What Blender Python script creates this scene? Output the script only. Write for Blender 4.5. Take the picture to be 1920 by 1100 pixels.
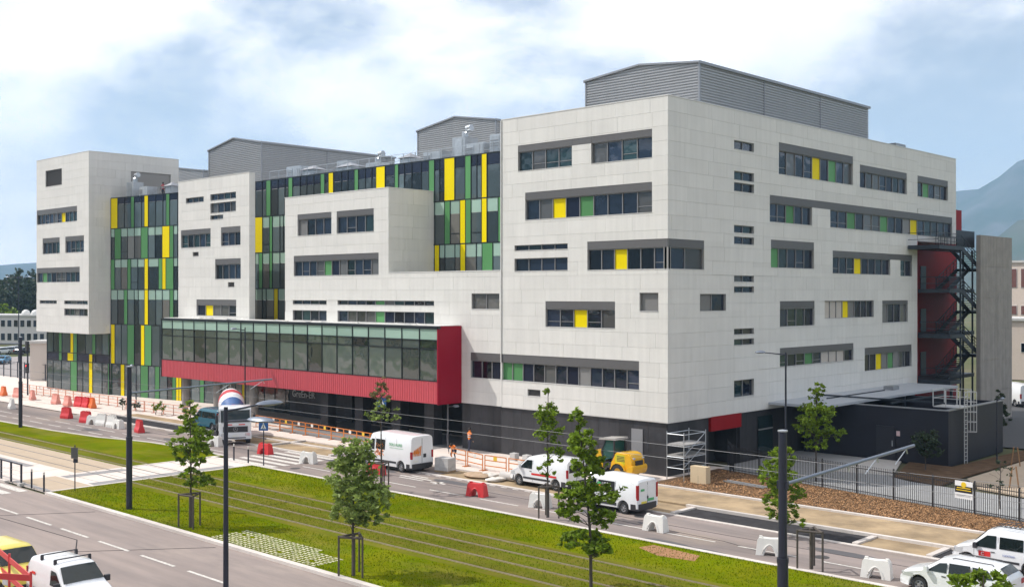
import bpy, bmesh, math, random
import numpy as np
from mathutils import Vector, Matrix
R = math.radians
rnd = random.Random(11)
for o in list(bpy.data.objects): bpy.data.objects.remove(o)
SC = bpy.context.scene
COL = SC.collection

# ------------------------------------------------------------------ camera
# World frame: the street runs along X, the building's near corner stands at the origin, metres.
cam_d = bpy.data.cameras.new('camera'); cam = bpy.data.objects.new('camera', cam_d); COL.objects.link(cam)
cam.location = (41.80, -58.58, 12.0)
cam.rotation_euler = (R(90), 0, R(43.585))
cam_d.sensor_width = 36; cam_d.lens = 36 * 2060 / 1920
cam_d.clip_start = 0.5; cam_d.clip_end = 40000
SC.camera = cam

# ------------------------------------------------------------------ sky and sun
SUN_EL = R(49.2); SUN_H = Vector((-0.839, -0.545, 0)).normalized()
SUN = Vector((SUN_H.x * math.cos(SUN_EL), SUN_H.y * math.cos(SUN_EL), math.sin(SUN_EL)))
W = bpy.data.worlds.new('World'); SC.world = W; W.use_nodes = True
def build_world():
    nt = W.node_tree; N = nt.nodes; Lk = nt.links; N.clear()
    def n(t, **k):
        x = N.new(t)
        for a, v in k.items(): setattr(x, a, v)
        return x
    out = n('ShaderNodeOutputWorld'); bg = n('ShaderNodeBackground'); bg.inputs['Strength'].default_value = 0.1
    sky = n('ShaderNodeTexSky'); sky.sky_type = 'NISHITA'; sky.sun_disc = False
    sky.sun_elevation = SUN_EL; sky.sun_rotation = math.atan2(SUN_H.x, SUN_H.y)
    sky.air_density = 1.0; sky.dust_density = 1.2; sky.ozone_density = 1.6; sky.altitude = 210
    tc = n('ShaderNodeTexCoord'); sep = n('ShaderNodeSeparateXYZ'); Lk.new(tc.outputs['Generated'], sep.inputs[0])
    def math_(op, a, b=None, c=None):
        m = n('ShaderNodeMath'); m.operation = op
        for i, v in enumerate((a, b, c)):
            if v is None: continue
            if isinstance(v, (int, float)): m.inputs[i].default_value = v
            else: Lk.new(v, m.inputs[i])
        return m.outputs[0]
    z = math_('MAXIMUM', sep.outputs['Z'], 0.0)
    comb = n('ShaderNodeCombineXYZ'); Lk.new(sep.outputs['X'], comb.inputs[0]); Lk.new(sep.outputs['Y'], comb.inputs[1])
    Lk.new(math_('MULTIPLY', sep.outputs['Z'], 1.9), comb.inputs[2])
    def noise(scale, detail, rough, off, dist=0.0):
        mp = n('ShaderNodeMapping'); mp.inputs['Location'].default_value = off
        mp.inputs['Rotation'].default_value = (R(12), R(-14), R(35))
        Lk.new(comb.outputs[0], mp.inputs[0])
        t = n('ShaderNodeTexNoise'); t.inputs['Scale'].default_value = scale; t.inputs['Detail'].default_value = detail
        t.inputs['Roughness'].default_value = rough; t.inputs['Distortion'].default_value = dist
        Lk.new(mp.outputs[0], t.inputs['Vector']); return t.outputs['Fac']
    a = noise(2.3, 9, 0.52, CLOUD_OFF, 0.25)
    b = noise(9.0, 6, 0.6, (3.1, 7.7, 0), 0.2)
    d = math_('ADD', math_('MULTIPLY', a, 0.8), math_('MULTIPLY', b, 0.2))
    mr = n('ShaderNodeMapRange'); mr.interpolation_type = 'SMOOTHSTEP'
    mr.inputs['From Min'].default_value = CLOUD_LO; mr.inputs['From Max'].default_value = CLOUD_HI
    Lk.new(d, mr.inputs['Value'])
    # cloud brightness: softly uneven
    c2 = noise(4.0, 7, 0.55, (9.3, 1.2, 4), 0.3)
    ramp = n('ShaderNodeValToRGB'); ramp.color_ramp.elements[0].position = 0.34; ramp.color_ramp.elements[1].position = 0.6
    ramp.color_ramp.elements[0].color = (14.4, 14.2, 14.8, 1); ramp.color_ramp.elements[1].color = (19.0, 18.2, 18.0, 1)
    Lk.new(c2, ramp.inputs[0])
    skym = n('ShaderNodeMix'); skym.data_type = 'RGBA'; skym.blend_type = 'MULTIPLY'; skym.inputs[0].default_value = 1
    Lk.new(sky.outputs[0], skym.inputs[6]); skym.inputs[7].default_value = (1.25, 1.22, 1.12, 1)
    # thin veil over all of the sky
    veil = n('ShaderNodeMix'); veil.data_type = 'RGBA'; Lk.new(math_('MULTIPLY', math_('POWER', 2.718, math_('MULTIPLY', z, -4.5)), 0.82), veil.inputs[0])   # thicker towards the horizon
    Lk.new(skym.outputs[2], veil.inputs[6]); veil.inputs[7].default_value = (12.0, 12.6, 14.4, 1)
    mix = n('ShaderNodeMix'); mix.data_type = 'RGBA'
    Lk.new(mr.outputs[0], mix.inputs[0]); Lk.new(veil.outputs[2], mix.inputs[6]); Lk.new(ramp.outputs[0], mix.inputs[7])
    Lk.new(mix.outputs[2], bg.inputs['Color']); Lk.new(bg.outputs[0], out.inputs['Surface'])
CLOUD_OFF = (8.8, 0.3, 2.0); CLOUD_LO, CLOUD_HI = 0.405, 0.575
build_world()
sun_d = bpy.data.lights.new('sun', 'SUN'); sun = bpy.data.objects.new('sun', sun_d); COL.objects.link(sun)
sun_d.energy = 5.0; sun_d.angle = R(0.53); sun_d.color = (1.0, 0.955, 0.89)
sun.rotation_euler = SUN.to_track_quat('Z', 'Y').to_euler(); sun.location = (-60, -60, 90)
SC.view_settings.view_transform = 'Standard'; SC.view_settings.look = 'None'
SC.view_settings.exposure = -0.18; SC.view_settings.gamma = 1.0; SC.view_settings.use_curve_mapping = False
SC.render.engine = 'CYCLES'
cy = SC.cycles; cy.use_denoising = True; cy.max_bounces = 6; cy.diffuse_bounces = 3; cy.glossy_bounces = 3
cy.transmission_bounces = 3; cy.transparent_max_bounces = 8; cy.volume_bounces = 1; cy.caustics_reflective = False; cy.caustics_refractive = False
cy.sample_clamp_indirect = 6; cy.use_adaptive_sampling = True; cy.adaptive_threshold = 0.012

# ------------------------------------------------------------------ materials
MATS = {}
def mat(name, col, rough=0.6, metal=0.0, var=0.0, vscale=3.0, bump=0.0, bscale=40.0, rand=0.0, spec=0.5, coat=0.0,
        stretch=(1, 1, 1), col2=None, island=False, trans=0.0, streak=0.0, ior=1.5, dust=None):
    """Principled material: base colour with noise variation, per-object/per-island variation and fine bump."""
    if name in MATS: return MATS[name]
    m = bpy.data.materials.new(name); m.use_nodes = True; nt = m.node_tree; N = nt.nodes; Lk = nt.links
    p = N['Principled BSDF']; p.inputs['Roughness'].default_value = rough; p.inputs['Metallic'].default_value = metal
    p.inputs['Specular IOR Level'].default_value = spec; p.inputs['Coat Weight'].default_value = coat
    p.inputs['Coat Roughness'].default_value = 0.05; p.inputs['IOR'].default_value = ior
    cur = None
    rgb = N.new('ShaderNodeRGB'); rgb.outputs[0].default_value = (*col, 1); cur = rgb.outputs[0]
    geo = N.new('ShaderNodeNewGeometry')
    mp = N.new('ShaderNodeMapping'); mp.inputs['Scale'].default_value = stretch; Lk.new(geo.outputs['Position'], mp.inputs[0])
    def noise(s, d=5, r=0.6):
        t = N.new('ShaderNodeTexNoise'); t.inputs['Scale'].default_value = s; t.inputs['Detail'].default_value = d
        t.inputs['Roughness'].default_value = r; Lk.new(mp.outputs[0], t.inputs['Vector']); return t.outputs['Fac']
    def mixc(fac, a, b, mode='MIX'):
        x = N.new('ShaderNodeMix'); x.data_type = 'RGBA'; x.blend_type = mode; x.clamp_factor = True
        if isinstance(fac, float): x.inputs[0].default_value = fac
        else: Lk.new(fac, x.inputs[0])
        for i, v in ((6, a), (7, b)):
            if isinstance(v, tuple): x.inputs[i].default_value = (*v, 1)
            else: Lk.new(v, x.inputs[i])
        return x.outputs[2]
    def maprange(v, a, b, c, d):
        x = N.new('ShaderNodeMapRange'); x.inputs[1].default_value = a; x.inputs[2].default_value = b
        x.inputs[3].default_value = c; x.inputs[4].default_value = d; Lk.new(v, x.inputs[0]); return x.outputs[0]
    if col2:
        cur = mixc(maprange(noise(vscale, 6, 0.65), 0.38, 0.62, 0, 1), cur, col2)
    if dust:   # dry dust and mud carried over the surface
        mp3 = N.new('ShaderNodeMapping'); mp3.inputs['Scale'].default_value = (.35, 1, 1); mp3.inputs['Location'].default_value = (7, 3, 0); Lk.new(geo.outputs['Position'], mp3.inputs[0])
        t3 = N.new('ShaderNodeTexNoise'); t3.inputs['Scale'].default_value = dust[1]; t3.inputs['Detail'].default_value = 8; t3.inputs['Roughness'].default_value = .68; Lk.new(mp3.outputs[0], t3.inputs['Vector'])
        cur = mixc(maprange(t3.outputs['Fac'], dust[2], dust[3], 0, .75), cur, dust[0])
    if var > 0:
        f = maprange(noise(vscale * (0.33 if col2 else 1), 6), 0.25, 0.75, 1 - var, 1 + var)
        h = N.new('ShaderNodeCombineColor'); [Lk.new(f, h.inputs[i]) for i in range(3)]
        cur = mixc(1.0, cur, h.outputs[0], 'MULTIPLY')
    if streak > 0:
        mp2 = N.new('ShaderNodeMapping'); mp2.inputs['Scale'].default_value = (1.3, 1.3, 0.07); Lk.new(geo.outputs['Position'], mp2.inputs[0])
        t = N.new('ShaderNodeTexNoise'); t.inputs['Scale'].default_value = 2.2; t.inputs['Detail'].default_value = 6; Lk.new(mp2.outputs[0], t.inputs['Vector'])
        f = maprange(t.outputs['Fac'], 0.3, 0.7, 1 - streak, 1 + streak * 0.6)
        h = N.new('ShaderNodeCombineColor'); [Lk.new(f, h.inputs[i]) for i in range(3)]
        cur = mixc(1.0, cur, h.outputs[0], 'MULTIPLY')
    if rand > 0:
        oi = N.new('ShaderNodeObjectInfo'); v = oi.outputs['Random']
        if island:
            ad = N.new('ShaderNodeMath'); ad.operation = 'ADD'; Lk.new(v, ad.inputs[0]); Lk.new(geo.outputs['Random Per Island'], ad.inputs[1])
            fr = N.new('ShaderNodeMath'); fr.operation = 'FRACT'; Lk.new(ad.outputs[0], fr.inputs[0]); v = fr.outputs[0]
        f = maprange(v, 0, 1, 1 - rand, 1 + rand)
        h = N.new('ShaderNodeCombineColor'); [Lk.new(f, h.inputs[i]) for i in range(3)]
        cur = mixc(1.0, cur, h.outputs[0], 'MULTIPLY')
    Lk.new(cur, p.inputs['Base Color'])
    if bump > 0:
        b = N.new('ShaderNodeBump'); b.inputs['Strength'].default_value = bump; b.inputs['Distance'].default_value = 0.02
        Lk.new(noise(bscale, 4), b.inputs['Height']); Lk.new(b.outputs[0], p.inputs['Normal'])
    if trans > 0:
        tr = N.new('ShaderNodeBsdfTranslucent'); Lk.new(cur, tr.inputs[0])
        ms = N.new('ShaderNodeMixShader'); ms.inputs[0].default_value = trans
        Lk.new(p.outputs[0], ms.inputs[1]); Lk.new(tr.outputs[0], ms.inputs[2]); Lk.new(ms.outputs[0], N['Material Output'].inputs[0])
    MATS[name] = m; return m

def glass(name, col, ior=1.75, wav=0.02, wscale=0.9, rand=0.6, tint2=None):
    """Coated architectural glass seen from outside by day: dark body, mirror-like front, each pane slightly bowed."""
    m = mat(name, col, rough=0.03, rand=rand, ior=ior, col2=tint2, vscale=0.9) if name not in MATS else MATS[name]
    nt = m.node_tree; N = nt.nodes; Lk = nt.links; p = N['Principled BSDF']
    geo = N.new('ShaderNodeNewGeometry'); oi = N.new('ShaderNodeObjectInfo')
    ad = N.new('ShaderNodeVectorMath'); ad.operation = 'MULTIPLY_ADD'
    Lk.new(oi.outputs['Random'], ad.inputs[0]); ad.inputs[1].default_value = (31, 17, 53); Lk.new(geo.outputs['Position'], ad.inputs[2])
    t = N.new('ShaderNodeTexNoise'); t.inputs['Scale'].default_value = wscale; t.inputs['Detail'].default_value = 1.5; Lk.new(ad.outputs[0], t.inputs['Vector'])
    b = N.new('ShaderNodeBump'); b.inputs['Strength'].default_value = 1.0; b.inputs['Distance'].default_value = wav
    Lk.new(t.outputs['Fac'], b.inputs['Height']); Lk.new(b.outputs[0], p.inputs['Normal'])
    return m

WHITE = mat('white_cladding', (0.70, 0.685, 0.648), 0.55, var=0.04, vscale=0.5, rand=0.032, island=True, bump=0.06, bscale=30, streak=0.055)
WBACK = mat('cladding_joint', (0.54, 0.53, 0.50), 0.8)
WTRIM = mat('white_metal_trim', (0.70, 0.69, 0.66), 0.4, var=0.03)
BAND = mat('shutter_box_grey', (0.14, 0.136, 0.136), 0.45, metal=0.3, var=0.05, rand=0.06)
FRAME = mat('window_frame_grey', (0.27, 0.265, 0.265), 0.4, metal=0.2)
DFRAME = mat('mullion_dark', (0.025, 0.032, 0.036), 0.35, metal=0.4)
YEL = mat('yellow_panel', (0.84, 0.66, 0.0), 0.4, rand=0.05, spec=.12)
GRN = mat('green_panel', (0.10, 0.28, 0.105), 0.35, rand=0.18, spec=.25)
NAVY = mat('navy_spandrel', (0.012, 0.016, 0.034), 0.12, rand=0.2)
GREYP = mat('grey_panel', (0.20, 0.195, 0.19), 0.4, rand=0.15)
BLIND = mat('drawn_blind', (0.52, 0.47, 0.42), 0.6, rand=0.1)
LOUV = mat('louvre_dark', (0.11, 0.10, 0.095), 0.5, metal=0.3)
GL = glass('window_glass', (0.014, 0.022, 0.040), rand=0.8)
GLT = glass('window_glass_teal', (0.02, 0.045, 0.05), rand=0.6)
CGL = glass('curtain_glass', (0.062, 0.082, 0.086), ior=1.75, rand=0.85)
CGB = glass('curtain_glass_blind', (0.16, 0.155, 0.14), ior=1.7, rand=0.35)
GLB = glass('window_glass_blind', (0.10, 0.10, 0.10), rand=0.5)
MINT = glass('mint_glass', (0.33, 0.47, 0.39), ior=1.6, rand=0.12, wav=0.01)
GGL = glass('gallery_glass', (0.062, 0.080, 0.068), ior=2.5, wav=0.045, wscale=0.6, rand=0.8)
HGL = glass('half_blind_glass', (0.13, 0.125, 0.12), rand=0.1)
DOORG = glass('shop_glass', (0.03, 0.028, 0.03), ior=1.6, wav=0.03)
SHEET = mat('steel_sheet_light', (0.38, 0.385, 0.395), 0.42, metal=0.25, var=0.04, vscale=0.6, streak=0.04)
SHEETT = mat('steel_trim', (0.30, 0.31, 0.33), 0.4, metal=0.5)
GALV = mat('galvanised_steel', (0.50, 0.53, 0.56), 0.35, metal=0.6, var=0.12, vscale=4, rand=0.15)
DARKW = mat('dark_facade_board', (0.038, 0.037, 0.041), 0.5, var=0.25, vscale=1.2, rand=0.22, streak=0.2, bump=0.15, bscale=14)
REDB = mat('red_profiled_sheet', (0.56, 0.085, 0.105), 0.36, metal=0.0, var=0.05, streak=0.05)
REDS = mat('red_side_sheet', (0.28, 0.004, 0.022), 0.5, spec=.2, var=0.04)
REDW = mat('red_wall', (0.27, 0.006, 0.010), 0.55, spec=.2, var=0.06, streak=0.08)
CONC = mat('raw_concrete', (0.30, 0.275, 0.25), 0.85, var=0.14, vscale=1.1, bump=0.3, bscale=18, streak=0.14)
LCONC = mat('light_concrete', (0.52, 0.49, 0.46), 0.85, var=0.08, vscale=2.0, bump=0.2, bscale=30)
ROOFM = mat('roof_membrane', (0.52, 0.51, 0.49), 0.9, var=0.1)
STEELD = mat('stair_steel', (0.045, 0.055, 0.07), 0.45, metal=0.5, var=0.1)
TEXTW = mat('white_lettering', (0.8, 0.8, 0.8), 0.5)

# ------------------------------------------------------------------ mesh helpers
class MB:
    def __init__(s): s.v = []; s.f = []; s.mi = []
    def quad(s, a, b, c, d, m=0):
        i = len(s.v); s.v += [tuple(a), tuple(b), tuple(c), tuple(d)]; s.f.append((i, i+1, i+2, i+3)); s.mi.append(m)
    def poly(s, pts, m=0):
        i = len(s.v); s.v += [tuple(p) for p in pts]; s.f.append(tuple(range(i, i+len(pts)))); s.mi.append(m)
    def box(s, x0, y0, z0, x1, y1, z1, m=0, M=None):
        i = len(s.v)
        vs = [(x0,y0,z0),(x1,y0,z0),(x1,y1,z0),(x0,y1,z0),(x0,y0,z1),(x1,y0,z1),(x1,y1,z1),(x0,y1,z1)]
        if M is not None: vs = [tuple(M @ Vector(p)) for p in vs]
        s.v += vs
        for q in ((0,3,2,1),(4,5,6,7),(0,1,5,4),(1,2,6,5),(2,3,7,6),(3,0,4,7)): s.f.append(tuple(i+k for k in q)); s.mi.append(m)
    def tube(s, pts, rad, seg=8, m=0, cap=True):
        pts = [Vector(p) for p in pts]
        rads = rad if isinstance(rad, (list, tuple)) else [rad]*len(pts)
        rings = []
        for k, p in enumerate(pts):
            d = (pts[min(k+1, len(pts)-1)] - pts[max(k-1, 0)]).normalized()
            a = d.cross(Vector((0, 0, 1)) if abs(d.z) < 0.9 else Vector((1, 0, 0))).normalized(); b = d.cross(a).normalized()
            i = len(s.v); rings.append(i)
            for j in range(seg):
                t = 2*math.pi*j/seg; s.v.append(tuple(p + (a*math.cos(t) + b*math.sin(t))*rads[k]))
        for k in range(len(rings)-1):
            for j in range(seg):
                s.f.append((rings[k]+j, rings[k]+(j+1)%seg, rings[k+1]+(j+1)%seg, rings[k+1]+j)); s.mi.append(m)
        if cap:
            s.f.append(tuple(rings[0]+j for j in range(seg))); s.mi.append(m)
            s.f.append(tuple(rings[-1]+j for j in reversed(range(seg)))); s.mi.append(m)
    def bar(s, a, b, w, h=None, m=0):
        """square bar from a to b"""
        h = h or w; a = Vector(a); b = Vector(b); d = (b-a).normalized()
        u = d.cross(Vector((0,0,1)) if abs(d.z) < 0.95 else Vector((0,1,0))).normalized(); v = u.cross(d).normalized()
        u *= w/2; v *= h/2; i = len(s.v)
        s.v += [tuple(q) for q in (a-u-v, a+u-v, a+u+v, a-u+v, b-u-v, b+u-v, b+u+v, b-u+v)]
        for q in ((0,3,2,1),(4,5,6,7),(0,1,5,4),(1,2,6,5),(2,3,7,6),(3,0,4,7)): s.f.append(tuple(i+k for k in q)); s.mi.append(m)
    def lathe(s, prof, seg=16, M=None, m=0, cap=True):
        """prof: (r, z) list turned round z"""
        M = M or Matrix(); rings = []
        for r, z in prof:
            i = len(s.v); rings.append(i)
            for j in range(seg):
                t = 2*math.pi*j/seg; s.v.append(tuple(M @ Vector((r*math.cos(t), r*math.sin(t), z))))
        for k in range(len(rings)-1):
            for j in range(seg):
                s.f.append((rings[k]+j, rings[k]+(j+1)%seg, rings[k+1]+(j+1)%seg, rings[k+1]+j)); s.mi.append(m)
        if cap:
            s.f.append(tuple(rings[0]+j for j in reversed(range(seg)))); s.mi.append(m)
            s.f.append(tuple(rings[-1]+j for j in range(seg))); s.mi.append(m)
    def prism(s, poly, a, b, fn, m=0):
        """poly of (p,q) extruded from a to b; fn(p,q,e)->xyz"""
        n = len(poly); i = len(s.v)
        s.v += [tuple(fn(p, q, a)) for p, q in poly] + [tuple(fn(p, q, b)) for p, q in poly]
        s.f.append(tuple(range(i, i+n))); s.mi.append(m); s.f.append(tuple(reversed(range(i+n, i+2*n)))); s.mi.append(m)
        for k in range(n): s.f.append((i+k, i+n+k, i+n+(k+1)%n, i+(k+1)%n)); s.mi.append(m)
    def mesh(s, name, mats, smooth=None, fix=True):
        me = bpy.data.meshes.new(name); me.from_pydata(s.v, [], s.f)
        mats = mats if isinstance(mats, (list, tuple)) else [mats]
        for m in mats: me.materials.append(m)
        if len(mats) > 1: me.polygons.foreach_set('material_index', s.mi)
        if fix and len(s.f) < 60000:
            bm = bmesh.new(); bm.from_mesh(me); bmesh.ops.recalc_face_normals(bm, faces=bm.faces); bm.to_mesh(me); bm.free()
        if smooth is not None:
            me.polygons.foreach_set('use_smooth', [True]*len(me.polygons)); me.set_sharp_from_angle(angle=R(smooth))
        me.update(); return me
    def build(s, name, mats, parent=None, smooth=None, fix=True):
        return link(name, s.mesh(name, mats, smooth, fix), parent)

def link(name, data, parent=None):
    o = bpy.data.objects.new(name, data); COL.objects.link(o)
    if parent is not None: o.parent = parent
    return o
def tag(o, label=None, cat=None, group=None, kind=None):
    if label: o['label'] = label
    if cat: o['category'] = cat
    if group: o['group'] = group
    if kind: o['kind'] = kind
    return o
def thing(name, label, cat, loc=(0,0,0), rotz=0.0, group=None):
    o = bpy.data.objects.new(name, None); COL.objects.link(o); o.location = loc; o.rotation_euler = (0, 0, rotz)
    o.empty_display_size = 0.3
    return tag(o, label, cat, group)
_unit = {}
def ubox(name, m, c, size, parent=None, rotz=0.0):
    """box object that shares one unit mesh per material"""
    if m.name not in _unit:
        b = MB(); b.box(-.5, -.5, -.5, .5, .5, .5); _unit[m.name] = b.mesh('unit_box_' + m.name, m)
    o = link(name, _unit[m.name], parent); o.location = c; o.scale = size; o.rotation_euler = (0, 0, rotz); return o
def bx(name, m, x0, y0, z0, x1, y1, z1, parent=None):
    return ubox(name, m, ((x0+x1)/2, (y0+y1)/2, (z0+z1)/2), (abs(x1-x0), abs(y1-y0), abs(z1-z0)), parent)
def copy_tree(o, parent=None):
    c = o.copy(); COL.objects.link(c)
    if parent is not None: c.parent = parent
    for ch in list(o.children): copy_tree(ch, c)
    return c
def structure(o): return tag(o, kind='structure')
def text(body, size, m, parent, loc, rot, name='lettering', align='LEFT', ext=0.004, scale=(1, 1, 1)):
    cu = bpy.data.curves.new(name, 'FONT'); cu.body = body; cu.size = size; cu.extrude = ext; cu.align_x = align
    cu.resolution_u = 3
    tmp = link('tmp_text', cu); me = bpy.data.meshes.new_from_object(tmp.evaluated_get(bpy.context.evaluated_depsgraph_get())); bpy.data.objects.remove(tmp)
    me.materials.clear(); me.materials.append(m); o = link(name, me, parent); o.location = loc; o.rotation_euler = rot; o.scale = scale; return o
# ================================================================== the campus building
LEFT = [
(-13.35,-8.17,20.9,22.8,0.48,'gggg'),(-6.43,-1.26,20.9,22.8,0.48,'gggg'),(-12.63,-1.26,17.3,19.32,0.55,'ggynGgggg'),
(-13.7,-8.56,15.1,15.52,0,'gggg'),(-13.7,-8.56,13.6,14.55,0,'gggg'),(-6.77,-0.02,13.58,15.57,0.55,'ggyggg'),
(-10.65,-4.34,9.6,11.45,0.55,'ggygg'),(-18.21,-15.25,10.8,12.0,0,'hh'),(-2.28,-0.76,10.8,12.05,0,'e'),
(-18.32,-2.32,5.57,7.52,0.6,'rrnGGngggnegggg'),(-12.39,-11.14,4.56,5.07,0,'l'),
(-40.72,-35.71,17.17,19.12,0.47,'eggg'),(-34.96,-29.91,17.17,19.12,0.5,'gggg'),(-41.3,-29.28,13.55,15.4,0.5,'ggggGnggggg'),
(-41.46,-36.4,11.0,11.4,0,'gggg'),(-41.46,-36.4,9.55,10.5,0,'gggg'),(-34.84,-22.45,11.0,11.42,0,'ggggGggggg'),(-34.84,-22.45,9.55,10.52,0,'ggggGngggg'),
(-60.16,-56.7,21.2,21.75,0,'ggg'),(-55.45,-50.83,21.2,21.85,0,'gggg'),(-55.45,-50.83,19.95,20.95,0,'gggg'),(-55.45,-53.11,19.3,19.75,0,'gg'),
(-61.11,-55.4,16.65,18.5,0.5,'ggggg'),(-53.49,-50.03,16.65,18.5,0.55,'ggg'),(-58.8,-57.67,15.75,16.2,0,'l'),
(-54.56,-49.99,13.4,15.4,0.55,'gggg'),(-52.24,-51.11,12.6,13.1,0,'l'),(-58.08,-50.78,9.75,11.4,0.55,'nyggg'),
(-93.49,-88.94,25.1,27.1,0,'l'),(-96.01,-84.88,20.55,22.35,0.6,'ggggggyggg'),(-94.33,-89.53,16.85,18.8,0.55,'gggg'),
(-88.0,-83.09,16.85,18.8,0.55,'gggg'),(-96.01,-84.19,13.35,15.15,0.6,'gGgnggggg'),(-95.18,-90.34,10.74,11.14,0,'gggg'),
(-88.29,-82.13,10.7,11.15,0,'gggg'),(-88.29,-82.13,9.35,10.2,0,'ggggg')]
RIGHT = [
(14.01,25.83,20.82,23.2,0.6,'ggggynGgg'),(27.06,36.11,20.74,22.65,0.55,'ngggngg'),(38.35,45.17,20.72,22.62,0.55,'gGggn'),
(12.72,19.03,17.23,19.22,0.58,'ggGgg'),(21.96,46.18,17.23,19.22,0.58,'ggGgggGgneygtggn'),
(12.87,19.33,13.88,15.95,0.58,'Ggggn'),(22.36,32.78,13.57,15.42,0.5,'gggynngn'),(34.8,37.22,13.5,15.42,0.5,'gn'),
(14.16,19.41,9.5,11.43,0.55,'gggn'),(21.04,29.61,10.0,11.42,0,'wwwyennn'),(31.22,36.33,9.47,11.4,0.3,'enng'),
(14.16,25.92,6.52,7.95,0.5,'gggGgwwwn'),(27.93,37.11,5.5,7.47,0.55,'gnyeGegn'),
(7.9,10.54,22.1,22.75,0,'gg'),(7.9,10.54,19.95,20.6,0,'gg'),(7.9,10.54,19.15,19.8,0,'gg'),(7.9,10.54,16.25,16.8,0,'gg'),
(7.9,10.54,15.45,16.0,0,'gg'),(7.9,10.54,12.8,13.27,0,'gg'),(7.9,10.54,12.04,12.5,0,'gg'),(7.9,10.54,9.08,9.53,0,'gg'),
(7.9,10.54,8.33,8.8,0,'gg'),(7.9,10.54,4.68,5.9,0,'gg'),(3.67,6.88,10.78,11.97,0,'eg'),(0.02,4.18,13.58,15.57,0.55,'gg')]
BLD = thing('campus_building', 'white panelled campus building with yellow and green windows and red glazed gallery', 'building')
CAMP = Vector(cam.location)

class Face:
    """vertical plane: fn(a, z, d) -> world point; a runs along the plane, d goes into the building"""
    def __init__(s, kind, pos): s.k = kind; s.p = pos; s.rects = []; s.open = []
    def pt(s, a, z, d): return Vector((a, s.p + d, z)) if s.k == 'y' else Vector((s.p - d, a, z))
    def ub(s, name, m, a0, a1, z0, z1, d0, d1, parent):
        p, q = s.pt(a0, z0, d0), s.pt(a1, z1, d1)
        return bx(name, m, min(p.x,q.x), min(p.y,q.y), z0, max(p.x,q.x), max(p.y,q.y), z1, parent)
    def mbox(s, b, a0, a1, z0, z1, d0, d1):
        p, q = s.pt(a0, z0, d0), s.pt(a1, z1, d1); b.box(min(p.x,q.x), min(p.y,q.y), z0, max(p.x,q.x), max(p.y,q.y), z1)
def minus(rect, holes):
    todo = [rect]
    for h in holes:
        nxt = []
        for r in todo:
            if h[0] >= r[1]-1e-4 or h[1] <= r[0]+1e-4 or h[2] >= r[3]-1e-4 or h[3] <= r[2]+1e-4: nxt.append(r); continue
            if h[2] > r[2]+1e-4: nxt.append((r[0], r[1], r[2], h[2]))
            if h[3] < r[3]-1e-4: nxt.append((r[0], r[1], h[3], r[3]))
            lo, hi = max(r[2], h[2]), min(r[3], h[3])
            if h[0] > r[0]+1e-4: nxt.append((r[0], h[0], lo, hi))
            if h[1] < r[1]-1e-4: nxt.append((h[1], r[1], lo, hi))
        todo = nxt
    return todo

FL = Face('y', 0.0); FR = Face('x', 0.0)
FL.rects = [(-15.03, 0.0, 3.6, 24.83), (-28.01, -15.03, 3.6, 13.67), (-42.67, -28.01, 3.6, 20.7), (-61.64, -48.52, 8.8, 23.5), (-96.12, -81.86, 7.3, 28.52)]
FR.rects = [(0.0, 38.3, 3.6, 24.83), (38.3, 47.1, 16.75, 24.83)]
FL.open = [w[:4] for w in LEFT]; FR.open = [w[:4] for w in RIGHT]
# the continuous shutter bands that run between two windows
EXTRA_L = [(-8.17, -6.43, 22.32, 22.8)]; EXTRA_R = [(19.03, 21.96, 18.64, 19.22), (32.78, 34.8, 14.92, 15.42)]
FL.open += EXTRA_L; FR.open += EXTRA_R
FM = Face('x', -28.01); FM.rects = [(0.0, 5.04, 13.67, 20.7)]
FB = Face('x', -48.52); FB.rects = [(0.0, 0.65, 8.8, 23.5)]
FT = Face('x', -81.86); FT.rects = [(0.0, 11.5, 7.3, 28.52)]; FT.open = [(5.2, 10.4, 23.3, 26.6)]

pieces = []
ROWH = 0.965
for fi, F in enumerate((FL, FR, FM, FB, FT)):
    F.walls = []; done = set()
    for ri, r in enumerate(F.rects):
        wall = MB()
        for q in minus(r, F.open):
            wall.quad(F.pt(q[0], q[2], .05), F.pt(q[1], q[2], .05), F.pt(q[1], q[3], .05), F.pt(q[0], q[3], .05))
        for oi, o in enumerate(F.open):      # reveals
            a0, a1, z0, z1 = o
            if oi in done or not (r[0]-.01 <= (a0+a1)/2 <= r[1]+.01 and r[2] <= (z0+z1)/2 <= r[3]): continue
            done.add(oi); P = F.pt
            wall.quad(P(a0,z0,.02), P(a1,z0,.02), P(a1,z0,.34), P(a0,z0,.34)); wall.quad(P(a0,z1,.02), P(a1,z1,.02), P(a1,z1,.34), P(a0,z1,.34))
            wall.quad(P(a0,z0,.02), P(a0,z1,.02), P(a0,z1,.34), P(a0,z0,.34)); wall.quad(P(a1,z0,.02), P(a1,z1,.02), P(a1,z1,.34), P(a1,z0,.34))
        wo = wall.build('wall', WBACK, BLD); F.walls.append(wo)
        z = r[2]
        while z < r[3] - 0.05:               # panels in staggered courses
            z1 = min(z + ROWH, r[3])
            if r[3] - z1 < 0.3: z1 = r[3]
            a = r[0] - rnd.uniform(0, 2.6)
            while a < r[1] - 0.02:
                b_ = a + rnd.choice((2.3, 2.9, 3.4))
                a0, a1 = max(a, r[0]), min(b_, r[1])
                if r[1] - a1 < 0.5: a1 = r[1]; b_ = r[1]
                if a1 - a0 > 0.25:
                    g = 0.005
                    for q in minus((a0+g if a0 > r[0] else a0, a1-g if a1 < r[1] else a1, z+g, z1-g if z1 < r[3] else z1), F.open):
                        if q[1]-q[0] > .02 and q[3]-q[2] > .02: pieces.append((F, wo, q, rnd.uniform(0, .006)))
                a = b_
            z = z1
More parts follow.
